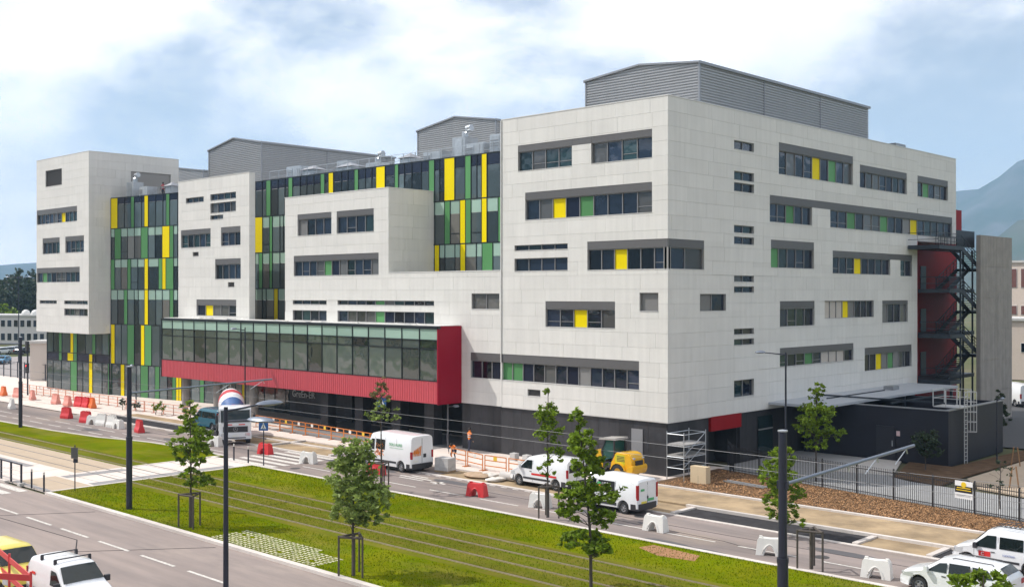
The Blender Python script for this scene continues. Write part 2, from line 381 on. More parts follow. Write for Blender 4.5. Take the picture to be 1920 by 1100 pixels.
def shown(pc):
    F, wo, q, dd = pc; c = F.pt((q[0]+q[1])/2, (q[2]+q[3])/2, 0)
    nrm = Vector((0,-1,0)) if F.k == 'y' else Vector((1,0,0)); v = CAMP - c
    return (q[1]-q[0])*(q[3]-q[2])*max(0, v.normalized().dot(nrm))/v.length_squared
pieces.sort(key=shown, reverse=True)
rest = {}
for i, (F, wo, q, dd) in enumerate(pieces):
    if i < 290: F.ub('cladding_panel', WHITE, q[0], q[1], q[2], q[3], -dd, .045, wo)
    else: F.mbox(rest.setdefault(wo, MB()), q[0], q[1], q[2], q[3], -dd, .045)
for wo, b in rest.items():
    o = b.build('cladding_panels', WHITE, wo); o['kind'] = 'stuff'

PM = {'g': GL, 'y': YEL, 'G': GRN, 'n': NAVY, 'e': GREYP, 'w': BLIND, 't': GLT, 'h': HGL, 'r': GL, 'l': LOUV}
def window(F, a0, a1, z0, z1, band, panes):
    zg = z1 - band; n = len(panes); fr = MB(); t = .045
    F.mbox(fr, a0, a1, z0, z0+.05, .10, .30); F.mbox(fr, a0, a1, zg-.05, zg, .10, .30)
    F.mbox(fr, a0, a0+t, z0+.05, zg-.05, .10, .30); F.mbox(fr, a1-t, a1, z0+.05, zg-.05, .10, .30)
    w = (a1 - a0 - 2*t) / n; x = a0 + t
    for i, c in enumerate(panes):
        if i: F.mbox(fr, x-.03, x+.03, z0+.05, zg-.05, .13, .30)
        x += w
    o = fr.build('louvre_window' if panes == 'l' else 'window', FRAME, BLD)
    x = a0 + t
    for i, c in enumerate(panes):
        nm = {'g': 'pane', 'r': 'pane', 't': 'pane', 'h': 'pane', 'y': 'yellow_panel', 'G': 'green_panel', 'n': 'navy_panel', 'e': 'grey_panel', 'w': 'blind_pane', 'l': 'louvre_back'}[c]
        pm = PM[c]
        if c == 'g': k = rnd.random(); pm = GLT if k < .16 else GLB if k < .30 else GL
        F.ub(nm, pm, x + (.03 if i else 0), x+w-(.03 if i < n-1 else 0), z0+.05, zg-.05, .20, .24, o)
        if c == 'g' and z1-z0 > 1.3 and rnd.random() < .3: # a tilt-sash rail
            F.ub('sash_rail', FRAME, x+.035, x+w-.035, z0+.05+(zg-z0)*.27, z0+.09+(zg-z0)*.27, .17, .199, o)
        if c == 'l':
            k = 0; zz = z0+.08
            while zz < zg-.1:
                F.ub('louvre_blade', LOUV, a0+t, a1-t, zz, zz+.035, .12, .19, o); zz += .105
        x += w
    F.ub('sill', WTRIM, a0+.01, a1-.01, z0+.004, z0+.03, -.03, .099, o)
    if band: F.ub('shutter_box', BAND, a0+.004, a1-.004, zg+.003, z1-.004, .015, .31, o)
for w in LEFT: window(FL, *w)
for w in RIGHT: window(FR, *w)
for a0, a1, z0, z1 in EXTRA_L: FL.ub('shutter_box', BAND, a0+.004, a1-.004, z0+.003, z1-.004, .015, .31, BLD)
for a0, a1, z0, z1 in EXTRA_R: FR.ub('shutter_box', BAND, a0+.004, a1-.004, z0+.003, z1-.004, .015, .31, BLD)
bx('corner_mullion', FRAME, -.30, .10, 13.6, -.10, .30, 15.0, BLD)
bx('shutter_box', BAND, -.06, .012, 15.03, -.012, .06, 15.56, BLD)
# roller shutter in the tower's side
sh = MB(); z = 23.3
while z < 26.55:
    FT.mbox(sh, 5.25, 10.35, z, z+.085, .12, .17); FT.mbox(sh, 5.25, 10.35, z+.085, z+.10, .14, .17); z += .1
sh.build('roller_shutter', mat('shutter_slats', (.34, .325, .31), .5), BLD)

# solid cores, roofs and copings
core = MB()
core.box(-14.98, .36, 3.62, -.36, 38.25, 24.4); core.box(-14.98, 38.26, 16.77, -.36, 47.05, 24.39)
core.box(-28.0, .36, 3.63, -15.0, 5.3, 13.3); core.box(-42.6, .36, 3.64, -28.4, 5.02, 20.3)
core.box(-61.6, .34, 8.82, -48.9, .62, 23.4); core.box(-96.1, .36, 7.32, -82.25, 11.45, 28.1); core.box(-96.1, 11.46, .0, -82.25, 34, 23.0)
core.box(-97.0, 11.4, 23.05, -82.0, 11.5, 28.1)
core.box(-82.2, 8.0, 3.7, -15.05, 46.0, 23.0)
core.build('core', ROOFM, BLD)
sof = MB(); sof.box(-15.03, .02, 3.56, -.02, 38.28, 3.598); sof.box(-96.1, .02, 7.26, -81.88, 11.4, 7.298); sof.box(-14.9, 38.3, 16.7, -.02, 47.08, 16.745)
sof.build('soffit', WTRIM, BLD)
def coping(x0, y0, x1, y1, z): bx('coping', WTRIM, x0, y0, z, x1, y1, z+.06, BLD)
coping(-15.06, -.03, .03, .4, 24.84); coping(-.4, .4, .03, 47.12, 24.841); coping(-28.03, -.03, -15.07, .4, 13.68); coping(-42.7, -.03, -27.98, .4, 20.71); coping(-28.4, .4, -27.98, 5.0, 20.711)
coping(-61.67, -.03, -48.49, .66, 23.51); coping(-96.15, -.03, -81.83, .4, 28.53); coping(-82.2, .4, -81.83, 11.52, 28.531); coping(-96.15, 11.15, -82.2, 11.52, 28.532)
coping(-15.06, .4, -14.7, 47.12, 24.842)
side = MB(); side.quad((-15.031, 0, 3.6), (-15.031, 47.1, 3.6), (-15.031, 47.1, 24.83), (-15.031, 0, 24.83))
side.quad((-96.12, 0, 7.3), (-96.12, 11.5, 7.3), (-96.12, 11.5, 28.52), (-96.12, 0, 28.52)); side.quad((-61.641, 0, 8.8), (-61.641, .65, 8.8), (-61.641, .65, 23.5), (-61.641, 0, 23.5))
side.quad((-42.671, 0, 3.6), (-42.671, 5.04, 3.6), (-42.671, 5.04, 20.7), (-42.671, 0, 20.7)); side.quad((0, 47.1, 16.75), (-15, 47.1, 16.75), (-15, 47.1, 24.83), (0, 47.1, 24.83))
side.quad((-61.6, .64, 8.8), (-48.52, .64, 8.8), (-48.52, .64, 23.5), (-61.6, .64, 23.5))
side.build('side_wall', WTRIM, BLD)
pipe = MB(); pipe.tube([(-15.04, -.05, 6.9), (-15.04, -.05, 24.8)], .05, 8); pipe.box(-15.1, -.03, 3.7, -14.98, -.005, 6.9); pipe.build('downpipe', WTRIM, BLD)

# ------------------------------------------------------------------ curtain walls
def curtain(name, p0, p1, base, rows, mullw=.06):
    """rows: (z0, z1, edges measured in x, types, mint). p0->p1 runs left to right; x is the X coordinate along it"""
    p0 = Vector((*p0, 0)); p1 = Vector((*p1, 0)); d = (p1-p0).normalized(); ang = math.atan2(d.y, d.x); nrm = Vector((d.y, -d.x, 0))
    def at(x, off): t = (x - p0.x)/d.x; return p0 + d*t + nrm*off
    mu = MB(); M = Matrix.Translation(p0) @ Matrix.Rotation(ang, 4, 'Z'); L = lambda x: (x-p0.x)/d.x
    for z0, z1, ed, ty, mint in rows:
        for x in ed: mu.box(L(x)-mullw/2, -.07, z0, L(x)+mullw/2, .1, z1, M=M)
        mu.box(L(ed[0]), -.055, z0-.05, L(ed[-1]), .1, z0+.05, M=M)
    zt = rows[0][1]; mu.box(L(rows[0][2][0]), -.055, zt-.05, L(rows[0][2][-1]), .1, zt+.05, M=M)
    o = mu.build(name, DFRAME, BLD)
    def pan(nm, m, x0, x1, z0, z1, off=.0):
        c = (at(x0, off) + at(x1, off))/2; ubox(nm, m, (c.x, c.y, (z0+z1)/2), (L(x1)-L(x0)-mullw*.9, .04, z1-z0), o, ang)
    for z0, z1, ed, ty, mint in rows:
        za, zb = z0+.05, z1-.05
        for i, c in enumerate(ty):
            x0, x1 = ed[i], ed[i+1]
            if c in 'yGn': pan({'y': 'yellow_panel', 'G': 'green_panel', 'n': 'navy_panel'}[c], {'y': YEL, 'G': GRN, 'n': NAVY}[c], x0, x1, za, zb, .03 if c != 'n' else 0); continue
            if c == 'F':   # navy fascia above glass
                pan('navy_panel', NAVY, x0, x1, zb-mint*(zb-za), zb); pan('glazing', CGL, x0, x1, za, zb-mint*(zb-za)-.03); continue
            if mint > 0:
                pan('mint_panel', MINT, x0, x1, zb-mint*(zb-za), zb); pan('glazing', CGB if rnd.random() < .22 else CGL, x0, x1, za, zb-mint*(zb-za)-.03)
                if rnd.random() < .25: pan('casement', DFRAME, x0+.1, x1-.1, za+(zb-za)*.22, za+(zb-za)*.22+.08, .03)
            else: pan('glazing', CGL, x0, x1, za, zb)
    return o
C1 = [-55.21,-53.91,-53.19,-52.39,-51.13,-49.94,-49.33,-48.63,-47.36,-46.28,-45.16,-44.05,-43.42,-42.8,-42.05,-40.83,-39.86,-38.87,-38.28,-37.27,-36.35,-35.74,-34.47,-33.14,-32.63,-31.84,-30.85,-29.59,-28.62,-27.91,-27.27,-26.67,-25.39,-24.13,-23.43,-22.74,-22.18,-21.56,-20.04,-17.6,-15.1]
T1 = 'FFGFFFGFFFFGFyFFFGFFFyFGFFFFGFFyFGFFyFFF'
FAS = .25
C2 = [-55.21,-53.85,-52.6,-52.1,-50.8,-50.2,-49.3,-46,-43,-40,-37,-34,-31,-27.88,-26.64,-25.94,-24.74,-24.07,-23.43,-22.18,-21.56,-20.28,-19.98,-17.5,-15.1]; T2 = 'ygGgggggggggggGgygGygGgg'
T2 = 'ygGgg' + 'g'*8 + 'gGgyGgygGgg'
C3 = [-55.21,-54.5,-53.85,-52.6,-52.1,-50.8,-49.3,-46,-43,-40,-37,-34,-31,-27.88,-27.27,-26.6,-25.36,-24.71,-24.07,-22.8,-22.12,-20.89,-19.98,-17.5,-15.1]
T3 = 'gGgGgg' + 'g'*7 + 'ygggyggGggg'
C4 = [-55.21,-53.9,-53.2,-51.8,-51.1,-49.9,-48.5,-45.5,-42.7]; T4 = 'gggygggg'
curtain('curtain_wall', (-55.21, 5.06), (-15.1, 5.06), 8.8, [(19.82, 23.45, C1, T1, FAS), (16.15, 19.82, C2, T2[:len(C2)-1], .3), (12.5, 16.15, C3, T3[:len(C3)-1], .3), (8.7, 12.5, C4, T4, .3)])
# angled glass between the tower and the white block
AX = [-67.5, -65.0, -62.2]
A1 = [-81.75,-80.46,-79.22,-77.95,-77.35,-76.0,-75.49,-74.78,-73.46,-72.16,-71.59,-70.98,-69.59] + AX; A1T = 'yFFGFFyFFFGFFFF'
A2 = [-81.75,-81.03,-79.83,-78.6,-77.33,-76.1,-74.83,-73.56,-72.27,-70.96,-70.29,-69.59] + AX; A2T = 'gGgggGggyGgggg'
A3 = [-81.75,-81.03,-79.83,-78.6,-77.97,-76.71,-75.46,-74.78,-72.91,-72.27,-71.62,-70.29,-69.59] + AX; A3T = 'GggGggygGyGgggg'
A4 = [-81.75,-80.49,-79.25,-78.6,-77.35,-76.61,-75.46,-74.78,-73.46,-72.27,-70.94,-70.29,-69.59] + AX; A4T = 'ggGgggygggGgggg'
A5 = [-81.75,-81.0,-79.78,-78.62,-77.35,-76.12,-75.44,-74.18,-72.68,-71.15,-69.59] + AX; A5T = 'yggGgyGgggggg'
A6 = [-81.75,-81.62,-79.88,-79.15,-76.17,-74.78,-73.56,-72.75,-71.4,-70.5,-69.85,-69.35,-68.9,-67.3,-65.8,-65.1,-63.5,-62.2]; A6T = 'GgygGgGggGyyggGgg'
curtain('curtain_wall', (-81.8, 2.68), (-62.2, 5.5), 0, [(19.6, 23.2, A1, A1T, .2), (16.0, 19.6, A2, A2T, .26), (12.45, 16.0, A3, A3T, .26), (8.4, 12.45, A4, A4T, .28), (3.75, 8.4, A5, A5T, 0), (.05, 3.75, A6, A6T, 0)])
B5 = [-95.52,-94.07,-92.76,-92.09,-90.15,-89.48,-88.69,-86.86,-85.38,-84.67,-83.33,-81.95,-81.8]; B5T = 'ggGgyGggGggG'
B55 = [-95.52,-92.76,-92.09,-90.81,-89.48,-88.69,-86.06,-85.32,-84.67,-81.8]; B55T = 'nGnyGnynn'
B6 = [-95.52,-94.13,-92.24,-90.12,-88.69,-87.44,-86.09,-85.32,-83.33,-82.04,-81.8]; B6T = 'gggGggyggG'
curtain('curtain_wall', (-95.52, 1.1), (-81.8, 2.5), 0, [(4.75, 7.24, B5, B5T, 0), (3.75, 4.75, B55, B55T, 0), (.05, 3.75, B6, B6T, 0)])
# ground floor under the gallery
E6 = [-62.2,-60.64,-59.11,-57.82,-57.32,-55.66,-53.75,-51.88,-50.0,-48.5]; E6T = 'gggyggggg'
curtain('curtain_wall', (-62.2, 5.2), (-48.5, 5.2), 0, [(.05, 3.6, E6, E6T, 0)])
bs = MB(); bs.box(-62.2, 5.3, .0, -15.1, 8.2, 3.62); bs.build('ground_floor_core', mat('interior_dark', (.03, .028, .027), .8), BLD)

# dark ground floor
def dark_wall(face, a0, a1, z0, z1, skip=()):
    back = MB(); face.mbox(back, a0, a1, z0, z1, .06, .3); o = back.build('ground_floor_wall', DARKW, BLD)
    a = a0
    while a < a1 - .02:
        b = min(a + rnd.choice((.9, 1.2, 1.2)), a1)
        if a1 - b < .4: b = a1
        if not any(s0 < (a+b)/2 < s1 for s0, s1 in skip): face.ub('facade_board', DARKW, a+.006, b-.006, z0+.02, z1-.03, 0, .055, o)
        a = b
    return o
GFL = Face('y', .16); GFR = Face('x', -.16); GFU = Face('y', 4.55)
dark_wall(GFL, -19.4, -.2, 0, 3.57)
dark_wall(GFU, -48.4, -38.6, 0, 3.62)
dark_wall(GFR, .2, 4.95, 0, 3.57); dark_wall(GFR, 8.9, 38.2, 0, 3.57, skip=((11.2, 13.4),))
bx('service_door', mat('grey_door', (.26, .26, .27), .5), -3.05, .11, 0.05, -2.12, .155, 3.0, BLD)
bx('service_door', mat('grey_door_dim', (.12, .12, .13), .5), -7.6, .11, .05, -6.5, .155, 2.7, BLD)
bx('red_lintel', REDW, -.4, 5.0, 2.6, .03, 8.82, 3.58, BLD)
bx('entrance_back', mat('interior_dark', (.03,.03,.03)), -2.4, 4.9, 0, -2.2, 9.0, 3.57, BLD)
bx('entrance_side', DARKW, -2.2, 8.82, 0, -.4, 8.95, 3.56, BLD); bx('entrance_side', DARKW, -2.2, 4.85, 0, -.4, 4.98, 3.56, BLD)
FRD = bx('glass_door', GLT, -.14, 11.3, .05, -.1, 13.3, 3.1, BLD); bx('door_transom', FRAME, -.098, 11.3, 2.1, -.06, 13.3, 2.2, BLD)
# recessed dark shopfront between the board wall and the gallery's end
o = bx('shopfront', DFRAME, -38.55, 5.0, 3.45, -19.45, 5.1, 3.62, BLD); x = -38.5
while x < -19.8:
    w = rnd.choice((1.5, 2.1, 2.6)); x1 = min(x+w, -19.5)
    bx('shop_pane', DOORG, x+.06, 5.02, .05, x1-.06, 5.06, 3.44, o); bx('shop_post', DFRAME, x-.05, 4.95, 0, x+.05, 5.1, 3.449, o)
    x = x1
bx('return_wall', DARKW, -19.42, .42, 0, -19.2, 5.0, 3.57, BLD)
for x in (-36.2, -31.4, -26.6, -22.6):
    c = MB(); c.box(x-.55, -.4, 0, x+.55, .5, 3.64); c.build('pier', DARKW, BLD)
text('GreEn-ER', .92, TEXTW, BLD, (-48.0, 4.53, 1.95), (R(90), 0, 0), 'building_name', ext=.02)
for x in (-52.1, -45.9, -58.0):
    c = MB(); c.tube([(x, -1.2, 0), (x, -1.2, 3.66)], .42, 20); c.build('round_column', CONC, BLD, 40)

# ------------------------------------------------------------------ red glazed gallery
GX0, GX1, GY = -60.77, -19.31, -2.4
g = MB(); g.box(GX0, GY+.12, 3.62, GX1-.05, 5.0, 3.72); g.box(GX0+.1, GY+.2, 5.2, GX1-.1, 0.0, 5.36); g.box(GX0, GY+.02, 9.36, GX1-.01, .0, 9.5)
GAL = g.build('gallery', mat('gallery_dark', (.05, .05, .052), .5), BLD)
# vertical ribs of the red sheet
rb = MB(); x = GX0; prof = []
while x < GX1 - .01:
    prof += [(x, GY), (min(x+.14, GX1), GY), (min(x+.165, GX1), GY+.035), (min(x+.25, GX1), GY+.035), (min(x+.275, GX1), GY)]; x += .275
for (xa, ya), (xb, yb) in zip(prof[:-1], prof[1:]):
    if xb > xa: rb.quad((xa, ya, 3.64), (xb, yb, 3.64), (xb, yb, 5.34), (xa, ya, 5.34))
rb.build('red_sheet', REDB, GAL)
sd = MB(); sd.box(GX1-.12, GY-.06, 3.6, GX1, .04, 9.52); sd.build('red_end_wall', REDS, GAL)
sd = MB(); sd.box(GX0-.02, GY-.03, 3.6, GX0+.1, .0, 9.5); sd.build('end_wall', DFRAME, GAL)
gm = MB(); nb = 20; bw = (GX1-.12-GX0-.1)/nb
for i in range(nb+1): gm.box(GX0+.1+i*bw-.03, GY-.03, 5.36, GX0+.1+i*bw+.03, GY+.15, 9.36)
for z in (5.36, 7.78, 8.45): gm.box(GX0+.1, GY-.02, z-.03, GX1-.12, GY+.1, z+.03)
gm.box(GX0, GY-.06, 9.3, GX1+.02, GY+.2, 9.52)
gm.build('gallery_mullions', DFRAME, GAL)
for i in range(nb):
    x0 = GX0+.1+i*bw+.035; x1 = x0+bw-.07
    bx('gallery_pane', GGL, x0, GY+.03, 5.4, x1, GY+.06, 7.74, GAL); bx('gallery_pane', GGL, x0, GY+.03, 7.82, x1, GY+.06, 8.41, GAL)
    bx('mint_panel', MINT, x0, GY+.03, 8.49, x1, GY+.06, 9.29, GAL)
gr = MB(); gr.box(GX0+.1, GY+.25, 9.51, GX1-.2, -.05, 9.56)
for i in range(30):   # loose foil and offcuts left on the flat roof
    x = rnd.uniform(GX0+5, GX1-1); y = rnd.uniform(GY+.3, GY+.9); gr.box(-.4, -.08, 0, .4, .08, .05, M=Matrix.Translation((x, y, 9.57)) @ Matrix.Rotation(rnd.uniform(-.6, .6), 4, 'Z') @ Matrix.Rotation(rnd.uniform(-.2, .2), 4, 'Y'))
gr.build('gallery_roof', WTRIM, GAL)

# ------------------------------------------------------------------ roof plant rooms
def penthouse(x0, x1, y0, y1, zb, ze, zr):
    """gabled plant room in horizontal corrugated sheet; the gable faces the street"""
    b = MB(); xm = (x0+x1)/2; z = zb; p = .21
    top = lambda x: ze + (zr-ze)*(1-abs(x-xm)/((x1-x0)/2))
    prof = []
    while z < zr: prof += [(z, 0), (z+p*.45, 0), (z+p*.55, .075), (z+p*.9, .075)]; z += p
    for (za, da), (zb2, db) in zip(prof[:-1], prof[1:]):
        if za < ze: b.quad((x1-da, y0, za), (x1-da, y1, za), (x1-db, y1, min(zb2, ze)), (x1-db, y0, min(zb2, ze)))
        if za < ze: b.quad((x0+da, y0, za), (x0+da, y1, za), (x0+db, y1, min(zb2, ze)), (x0+db, y0, min(zb2, ze)))
        if zb2 <= ze: b.quad((x0, y0+da, za), (x1, y0+da, za), (x1, y0+db, zb2), (x0, y0+db, zb2))
        else:
            def span(zz):
                k = min(1, max(0, (zz-ze)/(zr-ze))); return xm-(x1-x0)/2*(1-k), xm+(x1-x0)/2*(1-k)
            a0, a1 = span(za); c0, c1 = span(min(zb2, zr)); b.quad((a0, y0+da, za), (a1, y0+da, za), (c1, y0+db, zb2), (c0, y0+db, zb2))
    o = b.build('plant_room', SHEET, BLD)
    t = MB()
    for s in (-1, 1):
        xe = x1+.1 if s > 0 else x0-.1
        t.poly([(xm, y0-.14, zr+.03), (xe, y0-.14, ze+.03), (xe, y1+.1, ze+.03), (xm, y1+.1, zr+.03)])
        t.bar((xm, y0-.1, zr-.02), (xe, y0-.1, ze-.02), .1, .14); t.bar((xe, y0-.12, ze-.04), (xe, y1+.1, ze-.04), .14, .2)
    t.build('plant_room_roof', SHEETT, o)
    k = MB()
    for xx in (x0, x1): k.box(xx-.07, y0-.03, zb, xx+.07, y0+.12, ze)
    yy = y0
    while yy < y1-2:
        yy += 9.2
        if yy < y1-1: k.box(x1-.03, yy-.05, zb, x1+.025, yy+.05, ze-.02)
    k.build('corner_flashing', SHEETT, o)
penthouse(-14.8, -4.0, 9.5, 37.0, 24.2, 29.05, 29.6)
penthouse(-45.3, -33.8, 18.5, 42.0, 22.8, 29.1, 30.0)
penthouse(-75.4, -64.3, 11.8, 31.5, 22.8, 29.1, 30.1)
penthouse(-103.0, -90.5, 20.0, 42.0, 22.8, 28.6, 29.4)
bx('roof_hatch', SHEETT, -2.6, 36.5, 24.4, -1.2, 38.6, 25.5, BLD)

# rooftop machinery behind the glass parapet
def hvac(x, y, z, w, d, h, label, kind):
    t = thing('ventilation_unit', label, 'ventilation unit', (x, y, z), 0, 'machines on the flat roof')
    b = MB(); b.box(-w/2, -d/2, .25, w/2, d/2, h); o = b.build('casing', GALV, t)
    f = MB()
    for sx in (-1, 1):
        for sy in (-1, 1): f.box(sx*(w/2-.12)-.06, sy*(d/2-.12)-.06, 0, sx*(w/2-.12)+.06, sy*(d/2-.12)+.06, .25)
    f.build('feet', SHEETT, t)
    for i in range(max(1, int(w/1.1))):
        xx = -w/2 + (i+.5)*w/max(1, int(w/1.1)); bx('access_panel', GALV, xx-.45, -d/2-.03, .4, xx+.45, -d/2-.004, h-.15, t)
    if kind == 1:
        q = MB(); q.tube([(0, 0, h-.05), (0, 0, h+.5), (.3, 0, h+.8), (.8, 0, h+.85)], .28, 12); q.build('duct', GALV, t, 40)
    elif kind == 2:
        q = MB(); q.poly([(-w/2-.2, -d/2-.2, h), (w/2+.2, -d/2-.2, h), (0, 0, h+.5)]); q.poly([(w/2+.2, -d/2-.2, h), (w/2+.2, d/2+.2, h), (0, 0, h+.5)])
        q.poly([(w/2+.2, d/2+.2, h), (-w/2-.2, d/2+.2, h), (0, 0, h+.5)]); q.poly([(-w/2-.2, d/2+.2, h), (-w/2-.2, -d/2-.2, h), (0, 0, h+.5)]); q.build('rain_cowl', SHEETT, t)
    else:
        q = MB()
        for i in range(6): q.box(-w/2+.1, -d/2-.06, .5+i*(h-.8)/6, -w/2+.1+w*.35, -d/2-.031, .5+i*(h-.8)/6+.07)
        q.build('intake_louvre', SHEETT, t)
HV = [(-21.5,7.6,2.6,2,2.2,0,'wide galvanised air handling unit beside the tall white block'),(-24.6,7.4,2.2,1.6,1.7,0,'galvanised unit with louvre above the widest yellow panel'),
(-27.2,8.0,1.6,1.6,2.5,1,'tall galvanised box with round bent duct on top'),(-30.2,7.6,2.4,1.5,1.5,0,'low long galvanised unit left of the bent duct'),
(-33.6,7.3,1.4,1.4,1.2,2,'small roof vent with pyramid cowl above the middle block'),(-38.5,7.5,1.8,1.4,1.2,1,'small unit with curved duct left of the pyramid cowl'),
(-42.5,7.4,2.6,1.6,1.1,2,'squat roof vent with wide cowl in front of the long plant room'),(-44.6,8.6,1.6,1.2,2.0,0,'pale galvanised box against the long plant room'),
(-48.4,7.4,1.8,1.4,1.3,2,'brownish low vent above the narrow yellow strip'),(-51.3,7.8,2.4,1.6,1.9,0,'bright galvanised box near the white block top'),
(-76.5,4.6,1.8,1.3,1.3,0,'grey unit beside the roof worker'),(-79.3,4.4,1.6,1.3,2.0,1,'bluish unit with bent duct next to the tower wall'),(-72.8,5.6,1.3,1.1,1.2,2,'small capped vent in front of the tower shutter')]
for x, y, w, d, h, k, lb in HV: hvac(x, y, 23.02, w, d, h, lb, k)
def roof_rail(x0, x1, y, label):
    t = thing('roof_railing', label, 'railing', (0, 0, 0)); n = int((x1-x0)/1.6)
    for i in range(n+1):
        x = x0 + (x1-x0)*i/n; b = MB(); b.box(x-.025, y-.025, 23.2, x+.025, y+.025, 24.5); b.build('post', GALV, t)
    for z in (23.9, 24.48): b = MB(); b.box(x0, y-.02, z-.02, x1, y+.02, z+.02); b.build('rail', GALV, t)
roof_rail(-54, -15.4, 6.0, 'thin steel guard rail along the long glass roof edge')
roof_rail(-80.5, -64.5, 6.3, 'thin steel guard rail beside the roof worker')

# ------------------------------------------------------------------ outside stair at the far end
ST = thing('escape_stair', 'dark steel zigzag escape stair beside the bare concrete wall', 'staircase', (0, 0, 0))
bx('red_wall', REDW, -2.3, 38.32, 0, -2.0, 52.3, 20.3, BLD); bx('red_wall', REDW, -2.31, 52.31, 16.4, -2.0, 53.6, 20.4, BLD)
bx('red_return', REDW, -2.0, 38.31, 0, -.02, 38.45, 16.7, BLD)
for z in (4.25, 8.35, 12.4): bx('stair_door', mat('door_blue_grey', (.05, .08, .10), .4), -1.98, 43.6, z, -1.93, 44.8, z+2.2, BLD)
LV = [4.25, 8.35, 12.4, 16.25]
for k, z in enumerate(LV):
    y0 = 36.2 if k == 3 else 38.6
    bx('landing', STEELD, .06, y0, z-.34, 2.85, 41.2, z, ST); bx('walkway', STEELD, -1.9 if k < 3 else -.0, 41.21, z-.34, .45, 50.5 if k < 3 else 47.0, z-.002, ST)
    if k < 3: bx('walkway', STEELD, -1.9, 38.62, z-.34, .05, 41.2, z-.003, ST)
    rl = MB()
    for zz in (z+.35, z+.7, z+1.08): rl.box(2.78, y0, zz-.025, 2.83, 41.2, zz+.025)
    y = y0
    while y <= 41.2: rl.box(2.785, y-.014, z, 2.815, y+.014, z+1.06); y += .16 if k < 3 else .45
    for zz in (z+.5, z+1.08): rl.box(.06, y0, zz-.025, 2.8, y0+.04, zz+.025)
    rl.build('balustrade', STEELD, ST)
    rl = MB(); y = 41.3
    while y <= 47.0: rl.box(.40, y-.014, z, .43, y+.014, z+1.06); y += .34
    for zz in (z+.1, z+1.08): rl.box(.39, 41.2, zz-.025, .44, 47.0, zz+.025)
    rl.build('balustrade', STEELD, ST)
    if k == 3: bx('grille_panel', STEELD, 2.3, 41.3, z, 2.36, 45.5, z+1.5, ST)
    if k == 0: continue
    zp = LV[k-1]; zm = (z+zp)/2
    bx('landing', STEELD, .5, 45.9, zm-.26, 2.85, 47.4, zm, ST)
    for xa, xb, za in ((1.75, 2.8, z), (.55, 1.6, zp)):   # two flights meeting at the half landing
        s = MB()
        for xx in (xa, xb): s.bar((xx, 41.2, za-.12), (xx, 45.9, zm-.12), .07, .42)
        s.build('stringer', STEELD, ST); n = 12
        for i in range(n):
            t = (i+.5)/n; bx('tread', STEELD, xa+.04, 41.2+4.7*t-.16, za+(zm-za)*t-.025, xb-.04, 41.2+4.7*t+.16, za+(zm-za)*t+.03, ST)
        h = MB(); xx = xb if xa > 1 else xa
        for dz, th in ((.98, .06), (.66, .04), (.36, .04)): h.bar((xx, 41.2, za+dz), (xx, 45.9, zm+dz), th)
        for i in range(7): yy = 41.2+4.7*i/6; zz = za+(zm-za)*i/6; h.bar((xx, yy, zz), (xx, yy, zz+.98), .04)
        h.build('handrail', STEELD, ST)
for x, y in ((2.7, 47.3), (.6, 47.3), (2.7, 41.3), (.3, 50.4)): bx('stair_post', STEELD, x-.07, y-.07, 0, x+.07, y+.07, 16.2, ST)
CW = thing('concrete_wall', 'tall bare concrete slab standing beside the escape stair', 'wall', (3.0, 48.2, 0))
for i in range(6):
    z0 = i*2.9; z1 = min(17.4, z0+2.88)
    for j in range(2): y0 = -4.0 + j*4.0; bx('cast_panel', CONC, .0, y0+.006, z0+.006, .4, y0+3.994, z1-.006, CW)
bx('core_slab', CONC, .03, -3.98, 0, .37, 3.98, 17.37, CW)

# canopy and dark annex
bx('canopy_roof', mat('canopy_sheet', (.40, .425, .46), .6, var=.06, vscale=.4), .02, 12.5, 3.9, 4.4, 36.5, 4.08, BLD)
bx('canopy_post', STEELD, 4.0, 35.6, 0, 4.2, 35.8, 3.89, BLD); bx('canopy_post', STEELD, 4.0, 26.2, 0, 4.2, 26.4, 3.89, BLD)
bx('rooflight', SHEETT, 1.6, 28.0, 4.085, 2.4, 29.2, 4.4, BLD)
AN = thing('dark_annex', 'low black plant enclosure with open roof beside the shaded facade', 'building', (0, 0, 0))
DK = mat('black_render', (.009, .010, .019), .55, var=.12, vscale=1.2, bump=.1, bscale=20, rand=.08)
for q in ((.3, 17.2, 0, 11.3, 17.5, 3.85), (11.0, 17.51, 0, 11.3, 27.5, 3.84), (.3, 27.2, 0, 11.0, 27.5, 3.83)): bx('wall', DK, *q, AN)
a = MB(); a.box(.31, 17.5, .02, 11, 27.2, 1.6); a.build('plant_inside', DK, AN)
bx('capping', SHEETT, .3, 17.14, 3.86, 11.36, 17.54, 3.92, AN); bx('capping', SHEETT, 10.96, 17.54, 3.86, 11.36, 27.5, 3.919, AN)
t = MB()
for x in (2.0, 7.0): t.bar((x, 17.6, 4.1), (x, 27.3, 4.1), .1, .12)
t.bar((.5, 19.2, 4.2), (11, 19.2, 4.2), .1, .12); t.build('roof_grid', STEELD, AN)
d = bx('door', mat('annex_door', (.022, .023, .032), .35), 6.1, 17.12, 0.05, 7.5, 17.19, 2.5, AN); bx('door_notice', mat('notice', (.7, .5, .5)), 7.6, 17.15, 1.85, 7.85, 17.19, 2.2, AN); bx('door_handle', GALV, 7.3, 17.06, 1.1, 7.35, 17.115, 1.5, AN)
LD = thing('cage_ladder', 'white caged access ladder on the black annex corner', 'ladder', (11.55, 19.6, 0))
LGREY = mat('ladder_paint', (.50, .50, .50), .5)
for yy in (-.25, .25): bx('stile', LGREY, 0, yy-.025, 0, .05, yy+.025, 5.1, LD)
for i in range(18): bx('rung', LGREY, 0.005, -.25, .25+i*.28, .045, .25, .29+i*.28, LD)
c = MB()
